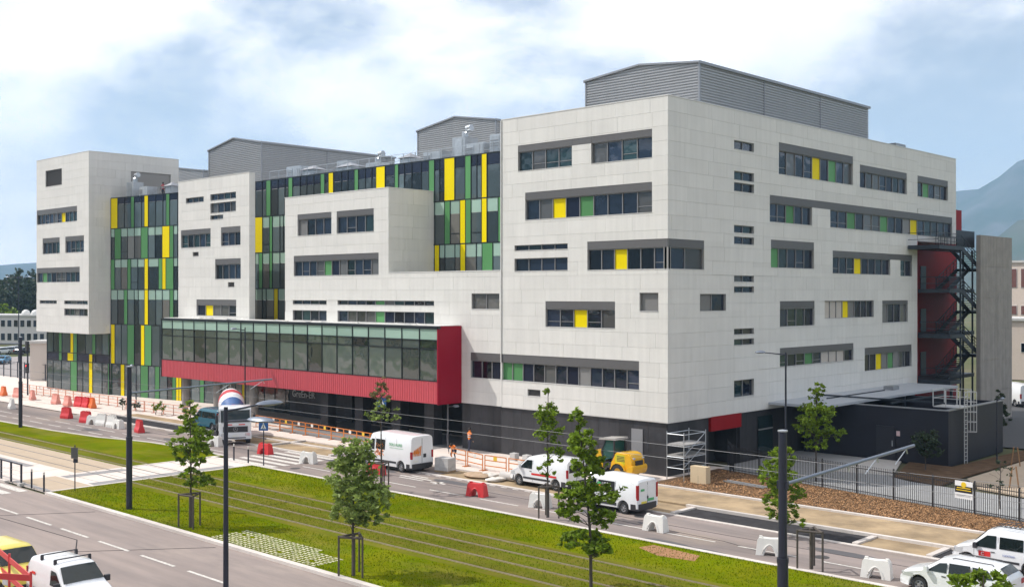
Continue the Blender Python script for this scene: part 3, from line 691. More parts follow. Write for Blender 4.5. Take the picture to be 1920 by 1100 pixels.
for z in (2.3, 3.0, 3.7, 4.4, 5.1):
    pts = [(.02+.75*math.sin(math.pi*k/10), -.35*math.cos(math.pi*k/10)*1.1, z) for k in range(11)]; c.tube(pts, .02, 5)
for k in (2, 5, 8): x, y = .02+.75*math.sin(math.pi*k/10), -.385*math.cos(math.pi*k/10); c.tube([(x, y, 2.3), (x, y, 5.1)], .022, 5)
c.build('safety_cage', LGREY, LD)
c = MB(); c.box(-1.9, -1.0, 3.96, .0, 1.0, 4.02)
for x, y in ((-1.9,-1), (-1.9, 1), (-1, -1), (-1, 1), (0, -1), (0, 1)): c.box(x-.03, y-.03, 4.02, x+.03, y+.03, 5.2)
for z in (4.6, 5.18):
    c.box(-1.9, -1.02, z-.02, 0, -.98, z+.02); c.box(-1.9, .98, z-.02, 0, 1.02, z+.02); c.box(-1.92, -1, z-.02, -1.88, 1, z+.02)
c.build('platform_rail', LGREY, LD)
# ================================================================== ground, roads, pavements
ASPH = mat('asphalt_worn', (0.300, 0.252, 0.234), 0.85, spec=0, col2=(0.215, 0.187, 0.178), vscale=0.55, var=0.16, bump=0.25, bscale=60, stretch=(.12, 1, 1), dust=((.36, .295, .24), .35, .52, .72))
ASPHN = mat('asphalt_fresh', (0.055, 0.053, 0.056), 0.9, spec=0, var=0.25, vscale=1.5, bump=0.3, bscale=60)
GRASS = mat('grass', (0.108, 0.148, 0.002), 0.85, spec=0, col2=(0.150, 0.158, 0.005), vscale=0.45, var=0.34, dust=((.24, .20, .05), .22, .53, .74), bump=0.8, bscale=25)
GRASST = mat('grass_between_rails', (0.112, 0.132, 0.008), 0.85, spec=0, col2=(0.150, 0.138, 0.022), vscale=1.6, var=0.25, bump=0.8, bscale=25, stretch=(.3, 1, 1))
PAVE = mat('pale_paving', (0.66, 0.57, 0.51), 0.8, spec=0, var=0.06, vscale=0.7, bump=0.15, bscale=30, col2=(0.70, 0.62, 0.57))
PAVE2 = mat('beige_paving', (0.47, 0.38, 0.29), 0.8, spec=0, var=0.07, vscale=0.9, bump=0.15, bscale=30)
PAVEG = mat('grey_paving_band', (0.30, 0.29, 0.29), 0.8, spec=0, var=0.1, vscale=2)
KERB = mat('kerb_stone', (0.60, 0.55, 0.51), 0.8, spec=0, var=0.10, vscale=1.3, rand=0.08)
SAND = mat('compacted_sand', (0.42, 0.315, 0.20), 0.95, spec=0, col2=(0.27, 0.205, 0.135), vscale=0.5, var=0.15, bump=0.4, bscale=20)
SOIL = mat('brown_soil', (0.13, 0.085, 0.055), 0.95, spec=0, var=0.3, vscale=1.5, bump=0.6, bscale=18)
PAINT = mat('road_paint', (0.70, 0.67, 0.62), 0.7, spec=0, col2=(0.46, 0.43, 0.40), vscale=6, var=0.12)
BARE = mat('bare_ground', (0.16, 0.15, 0.10), 0.95, spec=0, col2=(0.10, 0.12, 0.06), vscale=0.02, var=0.2)
RAILM = mat('rail_edge', (0.33, 0.27, 0.17), 0.6, var=0.15, vscale=2)
RAILS = mat('rail_steel', (0.20, 0.16, 0.13), 0.35, metal=0.7)

def sheet(name, poly, z, m, thick=None, base=None):
    b = MB(); b.poly([(x, y, z) for x, y in poly])
    if thick:
        n = len(poly)
        for i in range(n):
            (xa, ya), (xb, yb) = poly[i], poly[(i+1) % n]; b.quad((xa, ya, z-thick), (xb, yb, z-thick), (xb, yb, z), (xa, ya, z))
    return structure(b.build(name, m))
def rect(x0, x1, y0, y1): return [(x0, y0), (x1, y0), (x1, y1), (x0, y1)]
b = MB(); n = 24
for i in range(n):
    a0, a1 = 2*math.pi*i/n, 2*math.pi*(i+1)/n; b.poly([(0, 0, -.08), (9000*math.cos(a0), 9000*math.sin(a0), -.08), (9000*math.cos(a1), 9000*math.sin(a1), -.08)])
structure(b.build('ground', BARE, fix=False))
NASPH = mat('asphalt_pale', (0.325, 0.272, 0.248), 0.85, spec=0, col2=(0.245, 0.210, 0.198), vscale=0.55, var=0.14, bump=0.25, bscale=60, stretch=(.12, 1, 1), dust=((.40, .335, .29), .3, .55, .75))
sheet('near_road', rect(-170, 75, -62, -30.25), 0.0, NASPH)
sheet('far_road', rect(-170, 75, -15.56, -9.38), 0.002, ASPH)
LL = [(-170, -22.25), (-29.25, -22.25), (-29.0, -14.85), (-35.7, -14.75), (-39.5, -15.0), (-42.2, -15.5), (-45.5, -16.4), (-53, -17.1), (-63, -17.4), (-170, -17.6)]
sheet('road_widening', rect(-170, -29, -17.9, -15.4), -.002, ASPH)
sheet('lawn', LL, .115, GRASS, .12)
sheet('lawn', rect(-23.75, 75, -29.95, -15.85), .115, GRASS, .12)
sheet('tram_bed', rect(-23.74, 75, -25.6, -20.05), .119, GRASST)
sheet('tram_bed', rect(-170, -29.26, -22.2, -20.05), .119, GRASST)
sheet('plaza', rect(-170, -29.26, -30.0, -22.26), .10, PAVE, .1)
sheet('crossing', rect(-29.24, -23.76, -30.0, -15.6), .102, PAVE, .1)
sheet('platform_band', rect(-170, -29.5, -25.7, -22.3), .106, PAVE2)
sheet('platform_edge', rect(-29.2, -23.8, -29.6, -27.2), .107, PAVE2)
for x0, x1, y0, y1 in ((-46, -34.5, -26.9, -26.3), (-28.9, -27.9, -27.0, -22.8), (-25.0, -24.1, -27.0, -17.0), (-29.2, -24.0, -30.0, -29.65), (-60, -48, -28.4, -27.9)): sheet('paving_band', rect(x0, x1, y0, y1), .111, PAVEG)
def joints(x0, x1, y0, y1, z, step, along):
    j = MB()
    if along == 'x':
        x = x0
        while x < x1: j.box(x-.012, y0, z-.01, x+.012, y1, z+.002); x += step
    else:
        y = y0
        while y < y1: j.box(x0, y-.012, z-.01, x1, y+.012, z+.002); y += step
    structure(j.build('paving_joint', PAVEG))
joints(-110, -29.4, -29.9, -25.8, .104, 3.0, 'x'); joints(-29.2, -23.8, -29.9, -15.7, .112, 1.8, 'y')
# kerbs: individual stones on a bed
def kerb(x0, x1, y0, y1, z0, z1, step=2.0, along='x'):
    base = MB(); base.box(x0, y0+.02, z0-.05, x1, y1-.02, z1-.012); o = structure(base.build('kerb', KERB)); a, e = (x0, x1) if along == 'x' else (y0, y1)
    while a < e-.05:
        c = min(a+step, e)
        if along == 'x': bx('kerb_stone', KERB, a+.006, y0, z0, c-.006, y1, z1, o)
        else: bx('kerb_stone', KERB, x0, a+.006, z0, x1, c-.006, z1, o)
        a = c
    return o
kerb(-23.7, 62, -30.27, -29.95, -.02, .135); kerb(-64, -29.6, -30.27, -29.95, -.02, .125, 3.0)
kerb(-29.2, 62, -15.86, -15.55, -.02, .135)
kb = MB()
for (xa, ya), (xb, yb) in zip(LL[2:-1], LL[3:]): kb.bar((xa, ya+.12, .06), (xb, yb+.12, .06), .28, .17)
structure(kb.build('kerb', KERB))
kerb(-64, 62, -9.5, -9.2, -.02, .03, 3.0)
kerb(6.3, 62, -7.12, -6.86, -.02, .16); kerb(-64, -2, -7.12, -6.86, -.02, .12, 3.0)
kerb(1.0, 62, -3.12, -2.86, .02, .2)
# lawn edge slab along the crossing
structure(bx('kerb_edge', KERB, -23.98, -29.9, .06, -23.72, -15.9, .13))
o = bx('kerb_edge', KERB, -29.4, -22.2, .06, -29.14, -15.0, .131); structure(o)
# bays between road and kerb
sheet('parking_bay', rect(7.0, 17.3, -9.2, -7.1), .006, ASPHN); sheet('parking_bay', rect(21.2, 62, -9.2, -7.1), .006, ASPHN)
sheet('planting_bed', rect(17.6, 20.9, -9.2, -7.1), .012, SAND); sheet('verge', rect(-3, 6.7, -9.2, -6.9), .008, SAND)
for x in (6.85, 17.45, 21.05): structure(bx('kerb_return', KERB, x-.15, -9.19, -.02, x+.15, -7.13, .1))
sheet('parking_bay', rect(-23.6, -12, -9.2, -7.1), .006, ASPH); sheet('verge', rect(-12, -3, -9.2, -6.9), .007, SAND); sheet('pavement_edge', rect(-170, -62, -9.2, -6.87), .02, PAVE); sheet('planting_bed', rect(-31.5, -24.0, -9.2, -5.6), .012, SAND); sheet('planting_bed', rect(-37.5, -32.2, -9.2, -5.6), .013, SAND)
sheet('parking_bay', rect(-62, -38, -9.2, -7.1), .006, ASPHN); sheet('sand_strip', rect(-60, -41, -6.85, -5.4), .125, SAND)
for x in (-23.8, -31.85, -37.8): structure(bx('kerb_return', KERB, x-.15, -9.19, -.02, x+.15, -5.6, .13))
sheet('forecourt', [(-170, -6.86), (-38, -6.86), (-38, -5.55), (-23.9, -5.55), (-23.9, -6.86), (-2, -6.86), (.5, -2.9), (.5, 6), (-170, 6)], .09, PAVE, .1)
sheet('forecourt_asphalt', rect(-40, -20.5, -3.6, 4.6), .096, mat('grey_forecourt', (.24, .225, .22), .8, var=.1))
sheet('footpath', [(-2, -6.85), (70, -6.85), (70, -3.12), (-.2, -3.12)], .1, SAND, .1)
sheet('mulch_bed', [(.5, -2.86), (70, -2.86), (70, -3.0), (24, .6), (.5, 5.2)], .13, SOIL, .14)
sheet('grey_path', [(1.0, 4.8), (24, 1.4), (70, -4.4), (70, 1.6), (24, 7.4), (12, 9.4), (6.2, 12.6), (6.2, 17), (.0, 17), (0, 5)], .075, mat('grey_path_concrete', (.33, .33, .33), .85, var=.08, vscale=1.2), .1)
sheet('door_slab', [(6.6, 9.8), (10.2, 10.8), (8.0, 17.1), (5.6, 17.1)], .085, LCONC, .08)
sheet('planted_strip', [(8.5, 17.2), (11.6, 17.2), (12.4, 30), (14.2, 30), (13.8, 14), (14.0, 9.2), (10.4, 10.6)], .082, SOIL, .08)
sheet('sandy_path', [(24, 7.45), (16, 10.0), (14.2, 13), (14.4, 50), (22, 50), (22, 24), (26, 15), (70, 8), (70, 3.7)], .078, PAVE2, .08)
sheet('lawn', [(22, 14), (70, 9), (70, 45), (22, 45)], .088, GRASS, .08)
sheet('yard', rect(-2, 13.5, 30, 130), .03, mat('yard_asphalt', (.07, .07, .072), .9, var=.15))
sheet('side_yard', rect(-170, -96.5, -6.8, 120), .03, mat('side_yard_asphalt', (.30, .27, .26), .9, var=.1))
# painted markings
pm = MB(); z = .012
def stripe(x0, x1, y0, y1): pm.quad((x0, y0, z), (x1, y0, z), (x1, y1, z), (x0, y1, z))
x = -21.9
while x < 58: stripe(x, x+3, -33.88, -33.72); x += 4.15
x = -60
while x < -30: stripe(x, x+3, -33.88, -33.72); x += 4.15
x = -78.0
while x < 58:
    if not -31.5 < x < -21.5: stripe(x, x+3.1, -13.4, -13.27)
    x += 4.36
x = -74.4
while x < -44: stripe(x, x+2.6, -15.0, -14.86); x += 4.0
for k in range(6): y = -15.1 + k*.98; stripe(-28.4 + .25*(k % 2), -22.4, y, y+.5)
for k in range(7): y = -36.9 + k*.98; stripe(-29.6, -25.6, y, y+.55)
x = -64
while x < 5: stripe(x, x+.5 if x > -20 else x+3.0, -9.75, -9.6); x += 1.0 if x > -20 else 4.3
stripe(-13.6, -10.6, -11.15, -10.95); stripe(-13.0, -11.4, -10.7, -10.5); stripe(-13.2, -10.9, -11.6, -11.42); stripe(-10.3, -8.9, -11.5, -11.3); stripe(-9.7, -9.4, -11.8, -11.0)   # half-worn bus marking
structure(pm.build('road_marking', PAINT))
ts = MB()
for pts in ([(-21, -35.0), (-10.5, -34.4), (-6.0, -36.6)], [(-8.6, -36.1), (-4.2, -30.6)], [(-19.5, -35), (-16.5, -30.6)], [(-60, -11.3), (-10, -11.4), (8, -11.7), (40, -11.5)], [(2.5, -12.4), (12.5, -12.9), (16, -13.9)]):
    for a_, b_ in zip(pts[:-1], pts[1:]): ts.bar((*a_, .003), (*b_, .003), .05, .012)
structure(ts.build('tar_seam', ASPHN))
pt = MB()
for cx, cy, r in ((10.5, -15.0, .9), (13, -15.2, .7), (-9, -10.6, 1.2), (7.5, -12.2, .5), (-17, -10.6, 1.4), (-22, -10.2, .8), (3, -11.9, .8), (18, -11.2, 1.1), (-40, -12.4, 1.3), (-52, -13.9, 1.0)):
    pt.poly([(cx+r*1.8*math.cos(k*.7)*rnd.uniform(.7, 1.1), cy+r*.45*math.sin(k*.7)*rnd.uniform(.7, 1.1), .0065) for k in range(9)])
structure(pt.build('tar_patch', mat('tar_patch', (.10, .095, .10), .8)))
sheet('bare_patch', [(10.8, -16.3), (13.6, -16.6), (14.0, -17.6), (12.2, -17.9), (10.6, -17.2)], .121, mat('worn_turf', (.33, .17, .08), .95, var=.25, vscale=3))
mh = MB()
for x, y in ((6.0, -10.9), (-21.0, -14.2), (17.5, -12.6), (-44, -10.6)): mh.lathe([(.36, .0), (.36, .008), (.30, .009), (.30, .006), (.02, .006)], 18, Matrix.Translation((x, y, .003)))
structure(mh.build('manhole_cover', mat('cast_iron', (.09, .085, .085), .6, metal=.4)))
# tram rails
for y in (-25.0, -23.56, -22.05, -20.62):
    for x0, x1 in ((-170, -29.3), (-29.25, -23.75), (-23.7, 75)):
        gz = .158 if x0 != -29.25 and not (x0 == -170 and y < -22.2) else .113
        r_ = bx('tram_rail', RAILS, x0, y-.03, gz-.05, x1, y+.03, gz+.006); structure(r_)
        structure(bx('rail_edging', RAILM if gz > .12 else PAVEG, x0, y-.055, gz-.05, x1, y+.055, gz))
# grass pavers
PAVB = mat('paver_concrete', (.56, .53, .38), .85, spec=0, rand=.12)
GP = sheet('grass_paving', rect(-5.9, 2.75, -29.9, -27.65), .120, GRASS); GP.name = 'grass_paving'
for i in range(24):
    for j in range(10):
        if rnd.random() < .03: continue
        x = -5.75 + i*.355; y = -29.78 + j*.215
        if j > 7 and i > 17: continue
        ubox('paver', PAVB, (x+rnd.uniform(-.015, .015), y+rnd.uniform(-.01, .01), .118), (.225, .105, .035), GP)
# bark chips and grass blades
def scatter(name, m, regions, per_m2, size, zc, shape):
    V = []; Fc = []; rng = np.random.default_rng(5)
    for (x0, x1, y0f, y1f) in regions:
        A = (x1-x0)*abs(y1f(x0)-y0f(x0)+y1f(x1)-y0f(x1))/2; n = int(A*per_m2)
        X = rng.uniform(x0, x1, n); T = rng.uniform(0, 1, n); Y = np.array([y0f(x) for x in X])*(1-T) + np.array([y1f(x) for x in X])*T
        for i in range(n):
            a = rng.uniform(0, 6.28); s = size*rng.uniform(.5, 1.4); k = len(V); c, sn = math.cos(a), math.sin(a)
            if shape == 'chip':
                w = s*.4; t1 = rng.uniform(-.5, .5)*s; t2 = rng.uniform(-.4, .4)*w
                for lx, ly, lz in ((-s, -w, -t1-t2), (s, -w, t1-t2), (s, w, t1+t2), (-s, w, -t1+t2)): V.append((X[i]+lx*c-ly*sn, Y[i]+lx*sn+ly*c, zc+.03+abs(t1)+lz))
                Fc.append((k, k+1, k+2, k+3))
            else:
                lx, ly = rng.uniform(-.5, .5)*s, rng.uniform(-.5, .5)*s
                V += [(X[i]-.02*c, Y[i]-.02*sn, zc-.01), (X[i]+.02*c, Y[i]+.02*sn, zc-.01), (X[i]+lx, Y[i]+ly, zc+s)]; Fc.append((k, k+1, k+2))
    me = bpy.data.meshes.new(name); me.from_pydata(V, [], Fc); me.materials.append(m); o = link(name, me); return o
CHIP = mat('bark_chip', (0.36, 0.205, 0.105), 0.9, spec=0, rand=.6, island=True)
o = scatter('bark_chips', CHIP, [(1.2, 32, lambda x: -2.8, lambda x: max(-2.4, (4.7 - (x-1)*.18)))], 330, .036, .13, 'chip'); tag(o, 'orange brown bark chips spread along the fence', 'mulch', kind='stuff')
BLADE = mat('grass_blade', (0.118, 0.162, 0.002), 0.8, spec=0, rand=.5, island=True, trans=.25)
o = scatter('grass_blades', BLADE, [(-23.6, 34, lambda x: -29.9, lambda x: -25.7), (-23.6, 34, lambda x: -20.0, lambda x: -15.95), (-23.6, 34, lambda x: -29.95, lambda x: -29.6), (-23.6, 34, lambda x: -16.3, lambda x: -15.9), (-23.6, 34, lambda x: -25.0, lambda x: -20.6)], 75, .06, .115, 'blade'); tag(o, 'short green grass of the tramway lawn', 'grass', kind='stuff')

# ------------------------------------------------------------------ hills round the valley
FOREST = mat('forest_slope', (0.045, 0.065, 0.035), 0.95, spec=0, col2=(0.085, 0.08, 0.06), vscale=0.0035, var=0.35)
ROCK = mat('limestone_slope', (0.10, 0.10, 0.095), 0.95, spec=0, col2=(0.045, 0.058, 0.035), vscale=0.004, var=0.35)
def ridge(name, Rm, ctrl, depth, seed, rough, m):
    from mathutils import noise as mn
    b = MB(); na, nr = 420, 7; rows = []
    def el(az):
        az %= 360
        for (a0, e0), (a1, e1) in zip(ctrl[:-1], ctrl[1:]):
            if a0 <= az <= a1: t = (az-a0)/(a1-a0); t = t*t*(3-2*t); return e0+(e1-e0)*t
        return ctrl[0][1]
    for i in range(na):
        az = 360*i/na; row = []
        for j in range(nr):
            f = j/(nr-1); r = Rm*(1 - depth*(1-f)); p = Vector((math.cos(R(az)), math.sin(R(az)), 0))
            h = math.tan(R(el(az)))*Rm*(f**1.35)
            nz = mn.fractal(p*rough*(.6+.4*f) + Vector((seed, 0, f*2)), 1.0, 2.1, 6) * (.16*math.tan(R(el(az)))*Rm + 8) * min(1, f*2)
            row.append(len(b.v)); b.v.append((cam.location.x + p.x*r, cam.location.y + p.y*r, max(-2, h + nz - 2)))
        rows.append(row)
    for i in range(na):
        for j in range(nr-1): b.f.append((rows[i][j], rows[(i+1) % na][j], rows[(i+1) % na][j+1], rows[i][j+1])); b.mi.append(0)
    structure(b.build(name, m, smooth=60, fix=True))
ridge('mountain', 5200, [(0,7),(60,7),(95,7.6),(106,7.2),(108.5,6.8),(111.7,5.0),(115,3.6),(125,2),(140,1.2),(158,1.5),(180,3),(200,5),(230,7.3),(270,7.5),(300,7),(330,7),(360,7)], .35, 3.3, 22, ROCK)
ridge('hill', 3000, [(0,3),(60,3),(100,3.8),(108,3.7),(111.7,2.2),(117,.7),(130,.4),(150,.5),(170,.8),(200,3),(240,5),(300,4),(330,3),(360,3)], .3, 8.1, 26, FOREST)
hz = MB(); hz.box(-6200, -6200, -1.2, 6200, 6200, 830)
hm = bpy.data.materials.new('haze_air'); hm.use_nodes = True; nt = hm.node_tree; nt.nodes.clear()
ho = nt.nodes.new('ShaderNodeOutputMaterial'); hv = nt.nodes.new('ShaderNodeVolumePrincipled'); hv.inputs['Density'].default_value = 1.5e-4
hv.inputs['Color'].default_value = (.44, .70, 1.0, 1); hv.inputs['Anisotropy'].default_value = 0.0; nt.links.new(hv.outputs[0], ho.inputs['Volume'])
o = hz.build('haze', hm); tag(o, 'thin pale blue valley haze before the mountains', 'haze', kind='stuff')

# ------------------------------------------------------------------ neighbouring buildings
def low_block(name, label, loc, rotz, w, d, h, rows, n, m, win, roof=None, pier=None):
    t = thing(name, label, 'building', loc, rotz); b = MB(); b.box(-w/2, 0, 0, w/2, d, h); b.build('wall', m, t)
    b = MB(); b.box(-w/2-.3, -.3, h, w/2+.3, d+.3, h+.35); b.build('roof', roof or ROOFM, t)
    for z0, z1 in rows:
        for i in range(n):
            x = -w/2 + (i+.5)*w/n; wd = w/n*.3
            fr = bx('window', WTRIM, x-wd-.08, -.06, z0-.08, x+wd+.08, -.005, z1+.08, t); bx('pane', win, x-wd, -.10, z0, x+wd, -.061, z1, t)
    return t
OFFW = mat('neighbour_render', (.66, .62, .60), .8, var=.04)
PINK = mat('peach_render', (.62, .52, .45), .85, var=.04)
def camxy(px, Y):
    """metres right of the view axis at depth Y, turned into the street frame"""
    X = (px-960)/2060*Y; c, s = math.cos(R(43.585)), math.sin(R(43.585))
    return cam.location.x + X*c - Y*s, cam.location.y + X*s + Y*c
def low_pos(px, Y): x, y = camxy(px, Y); return (x, y, 0)
t = low_block('low_building', 'long low white building with two rows of windows behind the car park', low_pos(-60, 262), R(30), 60, 14, 6.6, [(1.0, 2.6), (4.2, 5.7)], 34, OFFW, GL)
for i in range(3):
    d_ = MB(); d_.lathe([(1.0, 6.9), (1.0, 7.3), (.8, 7.8), (.4, 8.1), (.01, 8.2)], 12, Matrix.Translation((14+i*2.6, 2.5, 0))); d_.build('roof_dome', WTRIM, t, 40)
low_block('gatehouse', 'small beige flat roofed block left of the glass ground floor', low_pos(74, 150), R(43), 2.6, 4, 5.2, [], 1, mat('gatehouse_render', (.56, .50, .45), .85), GL)
t = low_block('peach_building', 'peach rendered building with white window posts at the right edge', low_pos(1985, 150), R(10), 18, 12, 8.2, [(3.9, 5.1)], 5, PINK, GL)
t = low_block('tall_peach_building', 'far peach building with tall white framed windows right of the concrete wall', low_pos(1975, 175), R(0), 14, 10, 17, [(13.0, 16.0), (8.6, 10.0)], 8, PINK, mat('rust_pane', (.16, .07, .06), .4))
low_block('warehouse', 'long pale warehouse seen far beyond the car park', low_pos(-140, 420), R(20), 120, 30, 8, [(4, 6)], 30, OFFW, GL)
# the opposite side of the street, only seen mirrored in the glass
low_block('street_block', 'sand coloured block across the street mirrored in the gallery glass', (-95, -78, 0), R(180), 70, 20, 9, [(1.2, 3.0), (4.4, 6.2)], 24, mat('ochre_render', (.40, .31, .22), .85, var=.1), GL)
low_block('street_block', 'grey block across the street mirrored in the shaded windows', (-20, -80, 0), R(180), 40, 20, 7, [(1.2, 3.0), (4.2, 5.8)], 14, mat('grey_render', (.28, .27, .26), .85, var=.1), GL)

# ================================================================== vegetation
LEAF = mat('leaf_fresh', (0.185, 0.275, 0.020), 0.5, rand=.5, island=True, trans=.5, spec=.25)
LEAFP = mat('leaf_pale', (0.26, 0.34, 0.085), 0.45, rand=.5, island=True, trans=.45, spec=.3)
LEAFD = mat('leaf_dark', (0.030, 0.052, 0.018), 0.6, rand=.45, island=True, trans=.2)
LEAFB = mat('leaf_bronze', (0.17, 0.14, 0.045), 0.5, rand=.5, island=True, trans=.3)
BARK = mat('young_bark', (0.075, 0.060, 0.050), 0.9, var=.2, vscale=8, bump=.4, bscale=40)
def leaves(lobes, size, seed, name, m, parent):
    """lobes: (x,y,z,rx,ry,rz,n). Leaves sit in tufts spread through each lobe, thinner at its rim"""
    rng = np.random.default_rng(seed); P = []
    for x, y, z, rx, ry, rz, n in lobes:
        n = int(n*.74) if size < .2 else n; rx *= 1.12; ry *= 1.12; rz *= 1.1
        nt_ = max(4, int(n/16)); u = rng.normal(size=(nt_, 3)); u /= np.linalg.norm(u, axis=1)[:, None]; r = rng.uniform(.25, 1.0, nt_)**.6
        c = np.array([x, y, z]) + u*r[:, None]*np.array([rx, ry, rz]); k = rng.integers(0, nt_, n)
        P.append(c[k] + rng.normal(size=(n, 3))*np.array([.16, .16, .11])*max(.45, min(rx, rz)*.9)*(.8 if rx < 3 else .55))
    P = np.concatenate(P); n = len(P)
    d = rng.normal(size=(n, 3)); d[:, 2] *= .55; d /= np.linalg.norm(d, axis=1)[:, None]
    e = np.cross(d, rng.normal(size=(n, 3))); e /= np.linalg.norm(e, axis=1)[:, None]
    s = size*(1.45 if size < .2 else 1)*rng.uniform(.55, 1.25, n)[:, None]
    V = np.empty((n, 4, 3)); nn = np.cross(d, e)
    V[:, 0] = P - d*s; V[:, 1] = P + e*s*.55 + nn*s*.18; V[:, 2] = P + d*s; V[:, 3] = P - e*s*.55 + nn*s*.18
    me = bpy.data.meshes.new(name); me.from_pydata(V.reshape(-1, 3).tolist(), [], np.arange(n*4).reshape(-1, 4).tolist()); me.materials.append(m)
    return link(name, me, parent)
def tree(name, label, loc, h, lobes, seed, m=LEAF, size=.09, tr=.06, group=None, lean=0.0, m2=None, lobes2=()):
    t = thing(name, label, 'tree', loc, 0, group); r_ = random.Random(seed); b = MB()
    pts = [(lean*h*(k/6)**2 + r_.uniform(-.03, .03)*(k > 0), r_.uniform(-.03, .03)*(k > 0), h*.96*k/6) for k in range(7)]
    b.tube(pts, [tr*(1-.85*k/6) + .008 for k in range(7)], 8)
    for x, y, z, rx, ry, rz, n in list(lobes)+list(lobes2):
        for k in range(5):
            a = r_.uniform(0, 6.28); ze = z + r_.uniform(-.5, .8)*rz; ex, ey = x + math.cos(a)*rx*.8, y + math.sin(a)*ry*.8
            zs = max(h*.16, ze - r_.uniform(.3, .6)*max(rx, .5) - .1); f = min(6, max(0, zs/(h*.96)*6)); i = min(5, int(f)); q = f-i
            p0 = [pts[i][c]*(1-q) + pts[i+1][c]*q for c in range(3)]
            b.tube([p0, [(p0[0]+ex)/2, (p0[1]+ey)/2, (p0[2]+ze)/2+.06], [ex, ey, ze]], [tr*.3, tr*.2, .006], 5)
    lobes = [(q[0]+lean*h*(q[2]/h)**2,)+tuple(q[1:]) for q in lobes]
    b.build('trunk', BARK, t, 50); leaves(lobes, size, seed, 'crown', m, t)
    if m2: leaves(lobes2, size, seed+1, 'crown', m2, t)
    return t
YT = 'young street trees'
tree('young_tree', 'young green tree beside the zebra crossing lawn, staked in a wooden frame', (-8.62,-29.34,.11), 6.7,
     [(-.15,0,5.7,.42,.42,.85,520), (-.1,.1,4.5,.95,.95,.75,1200), (.55,.3,3.7,.6,.6,.55,480), (-.5,-.3,3.7,.5,.5,.5,360), (.1,0,2.6,.8,.8,.45,560), (.6,.4,2.3,.5,.5,.3,220)], 21, LEAF, .085, .06, YT)
tree('young_tree', 'bushy pale green tree in front of the tram lawn pavers', (4.98,-29.6,.11), 5.9,
     [(0,0,5.1,.8,.8,.7,1300), (-.2,0,4.2,1.15,1.15,.8,1900), (.35,.2,3.2,1.15,1.15,.75,1700), (-.4,0,2.5,.9,.9,.5,800), (.7,.4,2.6,.6,.6,.45,420)], 22, LEAFP, .085, .06, YT)
tree('young_tree', 'thin bronze leaved tree in front of the white logo van', (-9.67,-15.95,.11), 6.8,
     [(0,0,4.6,1.15,1.15,.55,420), (.2,0,5.1,.9,.9,.4,200)], 23, LEAFP, .075, .055, YT, m2=LEAFB, lobes2=[(0,0,5.9,.65,.65,.6,340), (.1,0,6.5,.3,.3,.35,110)])
tree('young_tree', 'slim green tree overlapping the white van with red stripe', (2.9,-14.95,.11), 7.0,
     [(0,0,6.75,.16,.16,.14,60), (-.1,0,5.5,.62,.62,.6,820), (.1,0,4.6,.7,.7,.6,820), (.3,.2,3.4,.55,.55,.6,320), (-.1,0,2.6,.5,.5,.5,220)], 24, LEAF, .08, .05, YT)
tree('young_tree', 'tall multi tiered green tree in front of the black and green logo van', (13.76,-24.53,.12), 7.4,
     [(0,-.1,6.8,.28,.28,.5,260), (0,0,5.8,.62,.62,.55,900), (.1,.1,5.0,.7,.7,.5,900), (-.45,0,3.7,.95,.95,.5,1200), (.55,.3,3.9,.85,.85,.45,900), (.5,.2,3.0,.5,.5,.45,500), (-.75,-.3,3.0,.55,.55,.3,420), (-.35,0,1.95,.95,.95,.38,1000), (.2,.2,1.7,.6,.6,.35,480)], 25, LEAF, .085, .065, YT, lean=-.10)
tree('young_tree', 'low bushy tree behind the right catenary mast', (14.1,-10.2,.0), 4.7,
     [(0,0,4.0,.55,.55,.6,520), (-.2,0,3.0,.95,.95,.7,1300), (.1,0,2.0,1.0,1.0,.6,900), (.6,.2,1.0,.75,.75,.4,420), (-.3,0,1.1,.6,.6,.5,300)], 26, LEAF, .085, .05, YT)
tree('young_tree', 'round crowned green tree in front of the black annex', (7.68,5.3,.1), 6.3,
     [(0,0,5.7,.5,.5,.6,420), (0,0,4.2,1.15,1.15,.75,1700), (-.3,0,3.4,1.2,1.2,.6,1300), (.9,.7,3.0,.6,.6,.4,420), (.1,0,2.4,.8,.8,.4,420)], 27, LEAF, .085, .06, YT)
tree('small_tree', 'dark small tree standing against the black annex wall', (10.8,14.6,.08), 2.9, [(0,0,2.0,.85,.85,.75,1300), (.2,0,1.3,.75,.75,.5,600)], 28, LEAFD, .08, .04)
tree('small_tree', 'slim dark conical tree in front of the concrete slab', (10.55,29.0,.08), 4.5, [(0,0,3.9,.35,.35,.5,260), (0,0,2.9,.65,.65,.6,700), (0,0,2.0,.8,.8,.4,500)], 29, LEAFD, .09, .05)
tree('sapling', 'thin sparse sapling behind the fence at the right edge', (19.4,4.2,.08), 2.7, [(0,0,2.1,.7,.7,.5,130), (0,0,1.4,.8,.8,.4,90)], 30, LEAFD, .06, .03)
tree('young_tree', 'tree top poking into the lower right corner before the white car', (30.9,-29.2,.11), 4.7, [(0,0,4.1,.75,.75,.55,900), (.2,0,3.2,.9,.9,.6,900)], 31, LEAF, .085, .06, YT)
for i, (x, y, h) in enumerate(((-64.6,-4.6,1.3), (-62.4,-4.3,.9), (-57.8,-4.6,1.1), (-56.8,-4.5,1.5))):
    tree('potted_shrub', ['small dark shrub waiting to be planted left of the thin lamp post', 'tiny dark shrub right of the thin lamp post', 'pale shrub with yellow tag on the forecourt', 'round green shrub beside the yellow tagged one'][i], (x, y, .1), h, [(0,0,h*.65,.4,.4,h*.3,260)], 40+i, LEAFD if i < 2 else LEAF, .07, .03)
